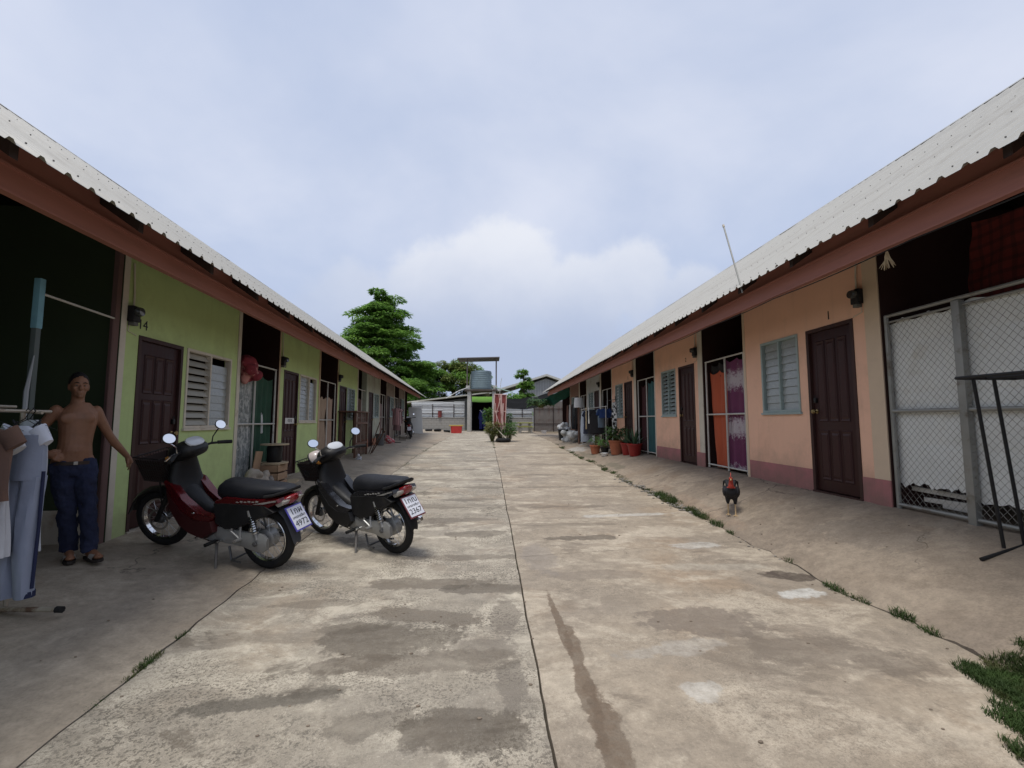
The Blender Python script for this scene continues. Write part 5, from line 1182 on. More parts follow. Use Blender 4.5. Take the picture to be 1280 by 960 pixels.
mb = MB(); mb.tube([(0,-.18,.512),(0,-.198,.507),(0,-.212,.497)], [.010,.007,.002], 8); mb.build('beak', mat('beak_horn', (.42,.30,.14), .5), ro)
for s in (-1, 1):
    mb = MB(); mb.ell((s*.012,-.168,.487), (.006,.008,.014), 8, 6); mb.build('wattle', MC['red_bare_skin'], ro)
    mb = MB(); mb.ell((s*.025,-.158,.520), (.003,.005,.005), 8, 6); mb.build('eye', M_BLK, ro)
    mb = MB(); st_ = -.03 if s > 0 else .02
    mb.tube([(s*.046,-.02,.165),(s*.047,-.015+st_*.3,.09),(s*.047,-.018+st_,.014)], [.010,.0085,.010], 8)
    for a in (-.5, 0, .5, pi): mb.tube([(s*.047,-.018+st_,.012),(s*.047 + .035*sin(a),-.018+st_ - .035*cos(a),.010),(s*.047 + .065*sin(a)*(.5 if a == pi else 1),-.018+st_ - .065*cos(a)*(.5 if a == pi else 1),.004)], [.008,.006,.003], 6)
    mb.build('leg', mat('yellow_leg', (.50,.36,.20), .6), ro)
# ------------------------------------------------------------------ things along the rows
M_WOODL = mat('pale_plywood', (.42,.34,.23), .7, var=.15, scale=5, stretch=(1,6,6), c2=(.30,.22,.14), f2=(.55,.7))
M_CARD = mat('cardboard', (.33,.22,.14), .85, var=.12, scale=5, c2=(.26,.17,.10), f2=(.55,.7))
M_WOODR = mat('old_red_brown_wood', (.115,.062,.045), .75, var=.25, scale=5, stretch=(5,5,.8), c2=(.20,.13,.09), f2=(.55,.68))
def rp(R, s, l): 
    p = R.wp(s, l, 0); p.z = gz(p.x, p.y); return p
# cable spool on a crate, bag, cardboard
p = rp(RL, 8.18, 3.26); cr = thing('wooden_crate', 'low brown wooden crate carrying the cable spool', 'crate', p, RL.rz)
for z in (.02, .16, .30):
    for (a, b, c, d) in ((-.2,.2,-.15,-.135),(-.2,.2,.135,.15),(-.2,-.185,-.13,.13),(.185,.2,-.13,.13)):
        mb = MB(); mb.bbox(a, b, c, d, z, z + .115, .003); mb.build('plank', M_CARD, cr)
mb = MB(); mb.bbox(-.2, .2, -.15, .15, .418, .432, .003); mb.build('lid', M_WOODL, cr)
sp = thing('cable_spool', 'empty wooden cable spool with a black core on the crate', 'spool', p + Vector((0,0,.433)), RL.rz)
for z in (0, .315):
    mb = MB(); mb.lathe([(.225,z),(.225,z+.022),(.02,z+.022)], 28); mb.lathe([(.225,z),(.02,z)], 28, caps=False); mb.build('flange', M_WOODL, sp)
mb = MB(); mb.lathe([(.11,.0225),(.125,.05),(.118,.15),(.126,.25),(.11,.3145)], 22); mb.build('core', M_BLK, sp)
p = rp(RL, 8.50, 3.20); t = thing('wooden_offcut', 'pale plank leaning beside the crate', 'plank', p, RL.rz + .3); t.rotation_euler = (0, -.35, RL.rz + .3); mb = MB(); mb.bbox(-.06,.06,-.012,.012,0,.42,.003); mb.build('board', M_WOODL, t)
t = thing('wooden_disc', 'round pale plywood disc lying at the foot of the crate', 'disc', rp(RL, 8.62, 3.16) + Vector((0,0,.05)), 0); t.rotation_euler = (.12,-.1,0); mb = MB(); mb.lathe([(.17,0),(.17,.02),(.025,.02)], 24); mb.build('disc', M_WOODL, t)
p = rp(RL, 7.62, 3.28); t = thing('storage_tray', 'black plastic tray under the grey cloth bag', 'tray', p, RL.rz)
mb = MB(); mb.rings([ring_e(0,0,.0,.30,.16,20,5), ring_e(0,0,.13,.33,.18,20,5), ring_e(0,0,.13,.315,.165,20,5), ring_e(0,0,.02,.29,.15,20,5)]); mb.build('tray', M_BLK, t)
bunch('cloth_bag', 'grey beige knitted cloth bag stuffed full on the black tray', 'bag', p + Vector((0,0,.27)), mat('grey_beige_knit', (.36,.32,.27), .95, var=.15, scale=20, bump=.8, bscale=60), .19, 12, 8, RL.rz, k=(1.3,1,.7))
bunch('rag_pile', 'crumpled grey rags beside the cloth bag', 'rags', rp(RL, 7.95, 3.22) + Vector((0,0,.19)), mat('grey_rag', (.24,.22,.20), .95, var=.2), .12, 8, 9, RL.rz, k=(1.4,1,.6))
p = rp(RL, 7.78, 3.44); t = thing('cardboard_sheet', 'brown cardboard sheet leaning on the tube fence', 'cardboard', p, RL.rz); t.rotation_euler = (.12, .08, RL.rz); mb = MB(); mb.bbox(-.12,.12,-.008,.008,.0,.66,.002); mb.build('sheet', M_CARD, t)
p = rp(RL, 8.78, 3.34); t = thing('white_pipe', 'short white pipe lying at the foot of the fence', 'pipe', p + Vector((0,0,.03)), RL.rz + .5); mb = MB(); mb.tube([(-.14,0,.0),(.14,0,.03)], .02, 10); mb.build('pipe', mat('white_pvc', (.6,.6,.58), .4), t)
# old wooden rack in front of the third green room
p = rp(RL, 13.9, 3.28); t = thing('wooden_rack', 'tall old red brown wooden rack in front of the green wall', 'rack', p, RL.rz)
for x in (-.75, .75):
    for y in (-.2, .2):
        mb = MB(); mb.bbox(x-.03, x+.03, y-.03, y+.03, 0, 1.30, .004); mb.build('post', M_WOODR, t)
mb = MB(); mb.bbox(-.85,.85,-.26,.26,1.301,1.34,.004); mb.build('top_board', M_WOODR, t)
for z in (.35, .95):
    mb = MB(); mb.bbox(-.72,.72,-.232,-.205,z,z+.07,.003); mb.build('rail', M_WOODR, t)
for i in range(8):
    x = -.62 + i*.177; mb = MB(); mb.bbox(x-.03, x+.03, -.205, -.185, .03, 1.29, .003); mb.build('slat', M_WOODR, t)
for i, (x, h, a, b) in enumerate(((14.95,1.15,.35,.10),(15.2,1.0,.5,-.12),(14.7,.95,.42,.2))):
    t = thing('plank', ('long dark plank leaning on the wooden rack', 'short dark plank propped beside the wooden rack', 'grey brown plank tilted against the wooden rack')[i], 'plank', rp(RL, x, 3.05 - .05*i), RL.rz); t.rotation_euler = (a, -.45 + b, RL.rz); mb = MB(); mb.bbox(-.04,.04,-.012,.012,.02,h,.003); mb.build('board', M_WOODR, t)
t = thing('cloth_bundle', 'small pale cloth bundle at the foot of the wooden rack', 'bundle', rp(RL, 13.1, 2.95)); bpy.data.objects.remove(t)
bunch('cloth_bundle', 'small pale cloth bundle at the foot of the wooden rack', 'bundle', rp(RL, 13.1, 2.95) + Vector((0,0,.06)), cl('off_white', (.5,.51,.54)), .10, 7, 3)
# laundry rack with pinkish clothes, far left
def laundry(label, s0, s1, R, l, h, items, seed, m=M_BKS):
    t = thing('drying_rack', label, 'drying rack', rp(R, s0, l), R.rz); g = R.g; W = g*(s1 - s0)
    p1 = rp(R, s1, l); dz = p1.z - t.location.z
    for x, z0 in ((0, 0), (W, dz)):
        mb = MB(); mb.tube([(x,0,z0),(x,0,h)], .014, 8); mb.build('upright', m, t)
        mb = MB(); mb.tube([(x,-.28,z0+.015 - .1*(R is RR)),(x,.28,z0+.015 + .1*(R is RR))], .016, 8); mb.build('foot', m, t)
    mb = MB(); mb.tube([(-.15*(1 if W > 0 else -1),0,h),(W + .15*(1 if W > 0 else -1),0,h)], .013, 8); mb.build('rail', m, t)
    return t
t = laundry('dark drying rack with pink clothes in the far left bays', 20.0, 21.6, RL, 3.0, 1.62, (), 1)
for i, (s, c, nm, hh) in enumerate(((20.2,(.30,.17,.17),'dusty pink shirt on the far left drying rack',.75),(20.55,(.20,.12,.12),'dark pink long shirt on the far left drying rack',1.0),(20.9,(.38,.30,.30),'pinkish grey shirt on the far left drying rack',.8),(21.25,(.12,.06,.07),'maroon shirt on the far left drying rack',.7))):
    q = rp(RL, s, 3.0); q.z = rp(RL, 20.0, 3.0).z + 1.60
    garment('shirt', nm, 'shirt', q, RL.rz + pi/2, lambda mb: shirt(mb, .13, hh, .06, i*3+1, .10, M=Matrix.Translation((0,0,-.08))), cl('far_pink%d' % i, c), None, 'clothes on the far left drying rack')
bunch('cloth_heap', 'heap of red and white cloths under the far left drying rack', 'cloths', rp(RL, 19.6, 3.15) + Vector((0,0,.12)), mat('red_white_cloth', (.40,.08,.09), .9, var=.2, c2=(.5,.45,.44), f2=(.5,.56), s2=10), .30, 10, 12, RL.rz, k=(1.3,.8,.5))
t = thing('plastic_bin', 'grey plastic bin by the orange skirting', 'bin', rp(RL, 18.2, 3.3)); mb = MB(); mb.lathe([(.15,0),(.17,.42),(.185,.42),(.185,.45),(.16,.45),(.15,.06),(.0,.05)], 20); mb.build('bucket', mat('bin_grey', (.10,.10,.10), .5), t)
# ---- right: pots ----
M_TERRA = mat('terracotta', (.36,.125,.065), .8, var=.15, scale=6, c2=(.26,.12,.075), f2=(.55,.7))
M_REDP = mat('red_plastic_tub', (.24,.018,.016), .4, var=.1)
def leafmat(n, c, c2=None): return mat('leaf_' + n, c, .55, var=.4, scale=2.2, detail=2, c2=c2, f2=(.5,.62), s2=3)
M_LF1 = leafmat('dark', (.045,.095,.028), (.075,.15,.04)); M_LF2 = leafmat('mid', (.08,.17,.038), (.13,.24,.055)); M_LF3 = leafmat('olive', (.15,.165,.05), (.22,.20,.075))
def pot(label, p, r, h, m, name='plant_pot'):
    t = thing(name, label, 'plant pot', p)
    mb = MB(); mb.lathe([(r*.70,0),(r*.97,h*.88),(r*1.06,h*.88),(r*1.06,h),(r*.93,h),(r*.90,h*.86),(0,h*.84)], 24); mb.build('pot', m, t); return t
def leafy(t, z, n, hh, sp, m, seed, lw=.05, ll=.14, up=.4):
    rr = random.Random(seed); mb = MB(); st = MB()
    for i in range(n):
        a = rr.uniform(0, 2*pi); r = sp*sqrt(rr.random()); top = Vector((r*cos(a), r*sin(a), z + hh*rr.uniform(.35, 1)))
        if i % 4 == 0: st.tube([(top.x*.15, top.y*.15, z - .03), tuple(top*.6 + Vector((0,0,z*.4))), tuple(top)], [.005,.004,.002], 5)
        d = Vector((cos(a + rr.uniform(-1,1)), sin(a + rr.uniform(-1,1)), rr.uniform(-.5, up))).normalized(); s = d.cross(Vector((0,0,1))).normalized(); nn = s.cross(d)
        L_ = ll*rr.uniform(.6,1.2); w = lw*rr.uniform(.7,1.2)
        mb.add([tuple(top), tuple(top + d*L_*.45 + s*w*.5 - nn*.01), tuple(top + d*L_ - Vector((0,0,.3*L_*.5))), tuple(top + d*L_*.45 - s*w*.5 - nn*.01), tuple(top + d*L_*.5 + nn*.006)], [(0,1,4),(1,2,4),(2,3,4),(3,0,4)])
    mb.build('leaves', m, t, kind='stuff', fixn=False); st.build('stems', M_LF3, t, kind='stuff')
def agave(t, z, n, ln, m, seed):
    rr = random.Random(seed)
    for i in range(n):
        a = i*2.4 + rr.uniform(-.2,.2); el = radians(rr.uniform(35, 85)); L_ = ln*rr.uniform(.7,1.1); mb = MB(); d = Vector((cos(a), sin(a), 0)); s = Vector((-sin(a), cos(a), 0)); rings = []
        for k in range(6):
            u = k/5; w = .030*(1 - u**2) + .003; c = Vector((0,0,z)) + d*(L_*u*cos(el) + .03) + Vector((0,0, L_*u*sin(el) - .10*L_*u*u))
            rings.append([tuple(c + s*w + Vector((0,0,.008))), tuple(c - Vector((0,0,.006))), tuple(c - s*w + Vector((0,0,.008))), tuple(c + Vector((0,0,.003)))])
        mb.rings(rings); mb.build('leaf', m, t)
t = pot('small terracotta pot with a sparse green plant on the apron', Vector((3.38, 14.3, gz(3.38, 14.3))), .17, .28, M_TERRA); leafy(t, .26, 60, .30, .16, M_LF2, 1, .03, .12)
t = pot('big terracotta pot with a dark leafy plant', Vector((3.72, 13.05, gz(3.72, 13.05))), .22, .42, M_TERRA); leafy(t, .38, 170, .42, .28, M_LF1, 2, .07, .17)
t = pot('black pot of trailing green leaves between the terracotta pots', Vector((3.55, 13.75, gz(3.55, 13.75))), .13, .20, M_BLK); leafy(t, .18, 70, .28, .18, M_LF2, 3, .05, .13)
t = thing('white_bowl', 'small white bowl on the ground before the terracotta pot', 'bowl', Vector((3.42, 13.3, gz(3.42, 13.3)))); mb = MB(); mb.lathe([(.06,0),(.11,.08),(.115,.10),(.105,.10),(.055,.015)], 20); mb.build('bowl', mat('white_enamel', (.7,.7,.68), .35), t)
for i, (x, y, lab) in enumerate(((3.90,12.55,'red plastic tub with spiky agave leaves next to the teal curtain'),(3.93,12.02,'red plastic tub with agave leaves at the peach wall corner'))):
    t = pot(lab, Vector((x, y, gz(x, y) - .01)), .20, .34, M_REDP, 'plant_tub'); agave(t, .29, 13, .55, mat('agave_leaf', (.05,.10,.055), .5, var=.3), 4 + i)
# ---- right: mid laundry rack and clothes ----
M_WT = mat('white_tube', (.55,.55,.53), .4)
t = laundry('pale tube drying rack loaded with black laundry before the white grey wall', 14.2, 17.9, RR, 3.72, 1.45, (), 2, M_STEELW)
zb_ = rp(RR, 14.2, 3.72).z + 1.44
def hang(nm, lab, s, w, h, c, sl, seed, l=3.72, grp='laundry on the right drying rack', rz=pi/2, kind='shirt'):
    q = RR.wp(s, l, zb_)
    return garment(nm, lab, kind, q, RR.rz + rz, lambda mb: shirt(mb, w, h, .07, seed, sl, M=Matrix.Translation((0,0,-.06))), cl('hang_%d' % seed, c, var=.15), None, grp)
hang('shirt', 'bright blue shirt at the end of the right drying rack', 14.35, .18, .30, (.012,.03,.10), .22, 31, rz=.9)
hang('shirt', 'pale blue small shirt under the bright blue shirt', 14.75, .12, .62, (.12,.16,.20), .1, 32)
hang('shirt', 'wide black jacket on the right drying rack', 15.1, .30, .82, (.012,.012,.014), .2, 33, rz=.8)
hang('shirt', 'black shirt with long pale straps on the right drying rack', 15.5, .26, .86, (.016,.015,.018), .2, 34, rz=1.0)
hang('shirt', 'black dress beside the long pale straps', 15.95, .26, .80, (.012,.013,.02), .16, 35, rz=1.0)
hang('shirt', 'dark navy shirt in the middle of the right drying rack', 16.35, .27, .88, (.015,.018,.035), .2, 36, rz=.9)
hang('shirt', 'pale grey blue cloth on the right drying rack', 16.75, .22, .95, (.30,.34,.40), .05, 37)
hang('shirt', 'faded blue white long cloth near the far end of the right drying rack', 17.2, .2, 1.2, (.36,.40,.46), .0, 38)
for i, s in enumerate((15.3, 15.75)):
    curtain(RR, 'white_strap', ('long white strap over the black laundry', 'beige strap over the black laundry')[i], 'strap', s, s + .06, zb_ + .05, zb_ - (.55, .75)[i], 3.42, cl(('strap_white', 'strap_beige')[i], ((.6,.6,.58), (.45,.36,.22))[i]), 1, .02, 41 + i, nu=6, nv=10)
def zebra():
    m = mat('black_white_print', (.55,.55,.53), .9, var=.05, c2=(.015,.015,.016), f2=(.49,.51), s2=11); return m
curtain(RR, 'patterned_cloth', 'long black and white patterned cloth hanging by the third door', 'cloth', 13.2, 13.66, 2.12, .85, 3.78, zebra(), 2, .04, 44, taper=.1, nu=14)
t = RR.thing('clothes_stand', 'thin dark stand holding the patterned cloth by the third door', 'stand', 13.35, 3.80, gz(3.8, 13.35)); mb = MB(); mb.tube([(0,0,0),(0,0,1.72)], .012, 8); mb.build('pole', M_BKS, t); mb = MB(); mb.tube([(.1,0,1.62),(-.75,0,1.62)], .011, 8); mb.build('arm', M_BKS, t); mb = MB(); mb.tube([(-.3,0,.02),(.3,0,.02)], .014, 8); mb.build('foot', M_BKS, t)
# wire shelf under the laundry
t = RR.thing('wire_shelf', 'small dark wire shelf standing under the black laundry', 'shelf', 14.9, 3.98, gz(3.98, 14.9))
for x in (-.2, .2):
    for y in (-.12, .12): mb = MB(); mb.tube([(x,y,0),(x,y,.75)], .008, 6); mb.build('leg', M_BKS, t)
for z in (.12, .32, .52, .72):
    mb = MB(); mb.bbox(-.21,.21,-.13,.13,z,z+.012,.002); mb.build('shelf', M_BKS, t)
# white bucket on a post, plastic bags and bins at the far right
t = RR.thing('post_bucket', 'white bucket turned over on top of a brown post', 'bucket', 18.6, 3.72, gz(3.72, 18.6)); mb = MB(); mb.tube([(0,0,0),(0,0,1.6)], .045, 8); mb.build('post', M_WOODR, t)
mb = MB(); mb.lathe([(.20,1.52),(.205,1.54),(.17,1.93),(.0,1.94)], 22); mb.build('bucket', mat('bucket_white', (.62,.63,.64), .4), t)
MBAG = mat('plastic_bag_grey', (.40,.41,.41), .45, var=.2, c2=(.20,.20,.20), f2=(.55,.65), s2=8)
for i, (x, y, r, lab) in enumerate(((3.62,20.6,.34,'big crumpled pale plastic bag beside the black bin'),(3.75,19.5,.30,'crumpled grey plastic bag leaning on the brown post'),(3.60,22.0,.26,'white plastic bag on top of the black bin'))):
    bunch('plastic_bag', lab, 'bag', Vector((x, y, gz(x, y) + (r*.75 if i < 2 else .62))), MBAG if i != 2 else mat('bag_white', (.55,.56,.56), .5), r, 12, 20 + i, 0, 'plastic bags by the right row', (1, 1.2, 1))
for i, (x, y) in enumerate(((3.62,22.0),(3.9,19.9))):
    t = thing('rubbish_bin', ('black rubbish bin under the white plastic bag', 'low black tub behind the crumpled plastic bags')[i], 'bin', Vector((x, y, gz(x, y)))); mb = MB(); h = (.5,.3)[i]; mb.lathe([(.22,0),(.27,h),(.29,h),(.29,h+.03),(.25,h+.03),(.2,.04),(0,.03)], 20); mb.build('tub', M_BLK, t)
for i, (s, h, a) in enumerate(((18.9,1.5,.2),(18.7,1.35,-.1),(19.1,1.0,.45))):
    t = RR.thing('timber', ('tall brown board leaning by the white bucket', 'brown plank leaning behind the plastic bag', 'pale board tilted on the plastic bag')[i], 'board', s, 3.92, gz(3.92, s)); t.rotation_euler = (-.12, a*.4, RR.rz); mb = MB(); mb.bbox(-.09,.09,-.012,.012,0,h,.003); mb.build('board', M_WOODR if i < 2 else M_STEELW, t)
for i, s in enumerate((21.0, 21.7, 22.5, 23.2)):
    curtain(RR, 'cloth', ('black cloth hung in the far right bay', 'charcoal cloth hung in the far right bay', 'white grey towel hung in the far right bay', 'brown cloth hung near the end of the right row')[i], 'cloth', s, s + .5, 2.35, 1.1, WR - .1, cl('far_r%d' % i, ((.012,.012,.013), (.03,.03,.032), (.42,.42,.40), (.12,.06,.045))[i]), 3, .03, 50 + i, nu=14, nv=10)

# ------------------------------------------------------------------ the end of the yard
ZF = zyard(34)
M_BLOCK = mat('cement_block', (.36,.345,.315), .9, var=.12, scale=5, bump=.4, bscale=30, c2=(.17,.155,.13), f2=(.52,.68), s2=1.3)
M_ZINC = mat('grey_zinc_sheet', (.52,.54,.55), .5, metal=.2, var=.1, scale=2, c2=(.26,.22,.19), f2=(.58,.72), s2=1.4)
M_ZINCD = mat('old_zinc_sheet', (.20,.18,.165), .7, metal=.1, var=.2, scale=2, c2=(.15,.09,.07), f2=(.52,.68), s2=1.5)
BLK_ME = {}
def block_wall(label, x0, x1, y, h):
    w = thing('block_wall', label, 'wall', ((x0+x1)/2, y, ZF)); hw = (x1-x0)/2
    mb = MB(); mb.box(-hw, hw, .01, .09, -.1, h - .008); mb.build('mortar', mat('mortar_grey', (.19,.18,.165), .95), w, smooth=False)
    bw, bh = .40, .20
    nr = int(h/bh)
    for r in range(nr):
        x = -hw - (bw/2 if r % 2 else 0)
        while x < hw - .02:
            a, b = max(x + .006, -hw), min(x + bw - .006, hw)
            if b - a > .05:
                k = round(b - a, 3)
                if k not in BLK_ME: q = MB(); q.box(-k/2, k/2, 0, .10, .006, bh - .006); BLK_ME[k] = q.mesh('block', M_BLOCK, smooth=False)
                link('block', BLK_ME[k], w, ((a+b)/2, RND.uniform(-.004,.004), r*bh))
            x += bw
    mb = MB(); mb.bbox(-hw-.02, hw+.02, -.03, .13, h+.001, h+.06, .008); mb.build('coping', M_BLOCK, w)
    return w
block_wall('grey cement block wall across the yard end beside the water tower', -6.2, -2.0, 35.0, 1.0)
block_wall('grey cement block wall across the yard end behind the green table', .9, 3.3, 35.0, 1.0)
def sheet_fence(label, x0, x1, y, z0, z1, m, horiz=False):
    t = thing('sheet_fence', label, 'fence', ((x0+x1)/2, y, z0)); n = max(1, int(round((x1-x0)/.8))); w = (x1-x0)/n; H = z1 - z0
    mb = MB(); pr = []
    k = 10
    if not horiz:
        mb.grid(lambda u, v: (u*w, .014*sin(u*2*pi*k), v*H), k*6, 1)
    else:
        mb.grid(lambda u, v: (u*w, .014*sin(v*2*pi*H/.12), v*H), 1, int(H/.12*6))
    me = mb.mesh('zinc_sheet', m)
    for i in range(n): link('zinc_sheet', me, t, (-(x1-x0)/2 + i*w, RND.uniform(-.01,.01), RND.uniform(-.02,.02)))
    for i in range(0, n + 1, 2):
        mb = MB(); mb.tube([(-(x1-x0)/2 + i*w, -.05, -.4),(-(x1-x0)/2 + i*w, -.05, H*.85)], .03, 6); mb.build('post', M_DKW, t)
    for z in (.25, .75):
        mb = MB(); mb.tube([(-(x1-x0)/2,-.035,H*z),((x1-x0)/2,-.035,H*z)], .018, 6); mb.build('rail', M_DKW, t)
    return t
sheet_fence('pale grey corrugated sheet fence standing on the block wall', -6.2, -2.05, 35.25, ZF + 1.06, 2.98, M_ZINC, True)
sheet_fence('grey corrugated sheet fence behind the green table', .95, 3.3, 35.25, ZF + 1.06, 2.75, M_ZINC, True)
sheet_fence('dark rusty corrugated sheet wall under the green net', 3.35, 8.6, 34.2, ZF, 3.0, M_ZINCD)
# brick-red wood lean panel at right end
t = thing('leaning_panel', 'pale grey fibre cement panel leaning near the end of the left row', 'panel', rp(RL, 28.4, 2.95), RL.rz); t.rotation_euler = (-.30, 0, RL.rz - pi/2 + .3); mb = MB(); mb.bbox(-.42,.42,-.006,.006,0,1.72,.002); mb.build('sheet', mat('fibre_cement', (.48,.48,.46), .8, var=.06), t)
# tyres, red crate, small red thing
def tyre_thing(label, x, y, z=0, r=.3, tilt=(0,0,0)):
    t = thing('old_tyre', label, 'tyre', (x, y, gz(x, y) + z)); t.rotation_euler = tilt; mb = MB(); torus_y(mb, r*.75, r*.25, r*.28, 24, 10); mb.build('tyre', M_TYRE, t); return t
tyre_thing('old black tyre lying against the block wall by the leaning panel', -4.35, 31.8, .09, .26, (pi/2,0,.3)); tyre_thing('old black tyre lying tilted in the middle by the block wall', -3.75, 32.0, .10, .27, (pi/2-.15,0,.4)); tyre_thing('old black tyre next to the red crate', -3.05, 31.6, .09, .25, (pi/2,.1,.2))
t = thing('red_crate', 'bright red plastic crate with a yellow tray on top', 'crate', (-2.35, 31.0, gz(-2.35, 31.0)), .1)
mb = MB(); mb.rings([ring_e(0,0,0,.36,.26,20,6), ring_e(0,0,.48,.40,.29,20,6), ring_e(0,0,.48,.37,.26,20,6), ring_e(0,0,.05,.33,.23,20,6)]); mb.build('box', mat('red_plastic', (.50,.05,.045), .4), t)
mb = MB(); mb.bbox(-.50,.46,-.28,.28,.485,.56,.012); mb.build('tray', mat('yellow_plastic', (.50,.38,.10), .5), t)
t = thing('red_drum', 'small dark red can standing on the block wall', 'can', (-3.95, 35.04, ZF + 1.061)); mb = MB(); mb.lathe([(.16,0),(.16,.02),(.15,.03),(.15,.47),(.16,.48),(.16,.5),(.0,.5)], 18); mb.build('can', mat('dark_red_tin', (.20,.045,.04), .5), t)
# water tower
tw = thing('water_tower', 'concrete water tower frame with a thin roof bar above the tank', 'water tower', (-.66, 33.0, ZF - .02))
M_CONC = mat('tower_concrete', (.44,.43,.40), .85, var=.12, scale=3, c2=(.28,.25,.21), f2=(.55,.7), s2=2)
for x in (-.92, .92):
    for y in (0, 1.7):
        mb = MB(); mb.bbox(x-.13, x+.13, y-.13, y+.13, -.1, 3.02, .012); mb.build('column', M_CONC, tw)
mb = MB(); mb.bbox(-1.25, 1.2, -.25, 1.95, 3.021, 3.13, .01); mb.build('platform', mat('platform_dark', (.10,.085,.075), .8, var=.2), tw)
for x in (-1.02, 1.02):
    mb = MB(); mb.bbox(x-.14, x+.14, -.05, .20, 3.131, 3.42, .01); mb.build('block', M_CONC, tw)
    mb = MB(); mb.tube([(x*1.06,.08,3.42),(x*1.06,.08,5.42 + .06*(x>0))], .05, 8); mb.build('pole', mat('tower_pole', (.14,.12,.11), .7), tw)
mb = MB(); mb.bbox(-1.62, 1.50, -.25, 1.7, 5.44, 5.52, .01, Matrix.Rotation(radians(-1.8), 4, 'Y')); mb.build('roof_sheet', mat('tower_roof_dark', (.13,.115,.11), .6, var=.2), tw)
mb = MB(); mb.tube([(-1.05,-.06,3.25),(-1.7,-.2,3.0),(-2.6,-.3,2.45)], .03, 6); mb.build('pipe', mat('white_pvc', (.6,.6,.58), .4), tw)
mb = MB(); mb.tube([(1.0,-.1,3.3),(1.6,-.2,3.1),(2.3,-.3,2.9)], .035, 6); mb.build('pipe', mat('pale_green_pipe', (.30,.42,.36), .4), tw)
mb = MB(); mb.tube([(1.30,.05,2.4),(1.42,.05,3.6),(1.5,.05,4.0)], .02, 6); mb.build('pipe', MC['white_pvc'], tw)
t = thing('water_tank', 'blue grey ribbed water tank on the tower platform', 'tank', (-.70, 33.75, ZF - .02 + 3.131))
pf = [(.70,0),(.76,.05)]
for i in range(9): z = .1 + i*.14; pf += [(.765,z),(.785,z+.05),(.785,z+.09),(.765,z+.12)]
pf += [(.765,1.40),(.74,1.43),(.30,1.46),(.28,1.50),(0,1.50)]
mb = MB(); mb.lathe(pf, 30); mb.build('tank_shell', mat('tank_blue_grey', (.19,.25,.27), .5, var=.15, scale=3), t)
mb = MB(); mb.tube([(-.80,0,1.2),(-.86,-.1,.6),(-.84,-.1,0)], .03, 6); mb.build('pipe', MC['white_pvc'], t)
# dark passage under the tower: green awning, hanging garment, plants behind
t = thing('dark_shed', 'dark open shed behind the water tower under a green awning', 'shed', (-.55, 36.2, ZF))
for nm, b in (('side_wall', (-1.2,-1.1,0,3,0,2.5)), ('side_wall', (1.1,1.2,0,3,0,2.5)), ('back_wall', (-1.09,1.09,2.9,3,0,2.5)), ('roof', (-1.3,1.3,-.1,3.1,2.501,2.56))):
    mb = MB(); mb.box(*b); mb.build(nm, mat('shed_dark_wood', (.025,.02,.018), .9), t, smooth=False)
def awn(u, v): return (-1.3 + 2.6*u, -1.0*v + .05, 2.75 - .42*v - .08*sin(pi*u)*v)
mb = MB(); mb.grid(awn, 12, 6); mb.build('awning', mat('green_awning', (.11,.24,.03), .8, var=.25), t)
garment('blue_overalls', 'navy blue overalls with pale straps hanging in the dark shed opening', 'overalls', Vector((-.62, 35.5, ZF + 1.75)), 0, lambda mb: (shirt(mb, .26, .7, .10, 3, .0, M=Matrix.Translation((0,0,-.1))), pants(mb, .24, 1.0, .1, 2, Matrix.Translation((0,0,-.62)))), cl('overall_navy', (.03,.035,.16)), lambda t: MB().tube([(-.22,-.12,-.1),(0,-.14,-.35),(.22,-.12,-.1)], .035, 6).build('collar', cl('white', (.6,.63,.72)), t))
bunch('rubble_heap', 'low heap of pale rubble at the foot of the tower column', 'heap', Vector((.28, 32.4, ZF + .1)), M_BLOCK, .28, 9, 33, 0, None, (1.4,1,.6))
# pink and white streamer frame with planter
p = Vector((.42, 22.1, gz(.42, 22.1))); t = thing('streamer_frame', 'tall frame of red cloth wrapped in pale pink strips standing over the planter', 'decoration', p)
M_PNK = mat('pale_pink_strip', (.60,.42,.38), .8, var=.12); M_RDC = mat('faded_red_cloth', (.22,.055,.05), .85, var=.25, scale=4)
FR = Matrix.Rotation(radians(2), 4, 'Y')
mb = MB(); mb.grid(lambda u, v: (-.27 + .54*u, .02*sin(u*9) + .03*mnoise.noise(Vector((u*4,v*6,2))), .70 + 1.62*v), 14, 20, FR); mb.build('cloth', M_RDC, t, fixn=False)
for x in (-.29, .29): mb = MB(); mb.tube([(x,0,.62),(x*1.02,0,2.36)], .022, 6, M=FR); mb.build('stile', M_PNK, t)
for z in (.72, 1.5, 2.34): mb = MB(); mb.tube([(-.29,0,z),(.29,0,z)], .018, 6, M=FR); mb.build('cross_bar', M_PNK, t)
rr = random.Random(6)
for k in range(9):
    xa, xb = rr.uniform(-.26,.26), rr.uniform(-.26,.26); za, zb2 = rr.choice(((.62,2.33),(.50,1.5),(1.4,2.34),(.6,1.9)))
    mb = MB(); mb.tube([(xa,-.035,za),((xa+xb)/2,-.05,(za+zb2)/2),(xb,-.035,zb2)], .018, 5, M=FR); mb.build('strip', M_PNK, t)
mb = MB(); mb.tube([(0,.05,0),(0,.05,2.2)], .03, 6); mb.build('pole', M_WOODR, t)
mb = MB(); mb.tube([(-.32,-.06,.95),(-.2,-.12,.75),(.1,-.30,.42),(.38,-.42,.14)], .018, 6); mb.build('rope', mat('pale_rope', (.55,.50,.42), .9), t)
mb = MB(); mb.tube([(.25,-.05,.8),(.30,-.1,.4),(.28,-.1,.1)], .014, 6); mb.build('rope', MC['pale_rope'], t)
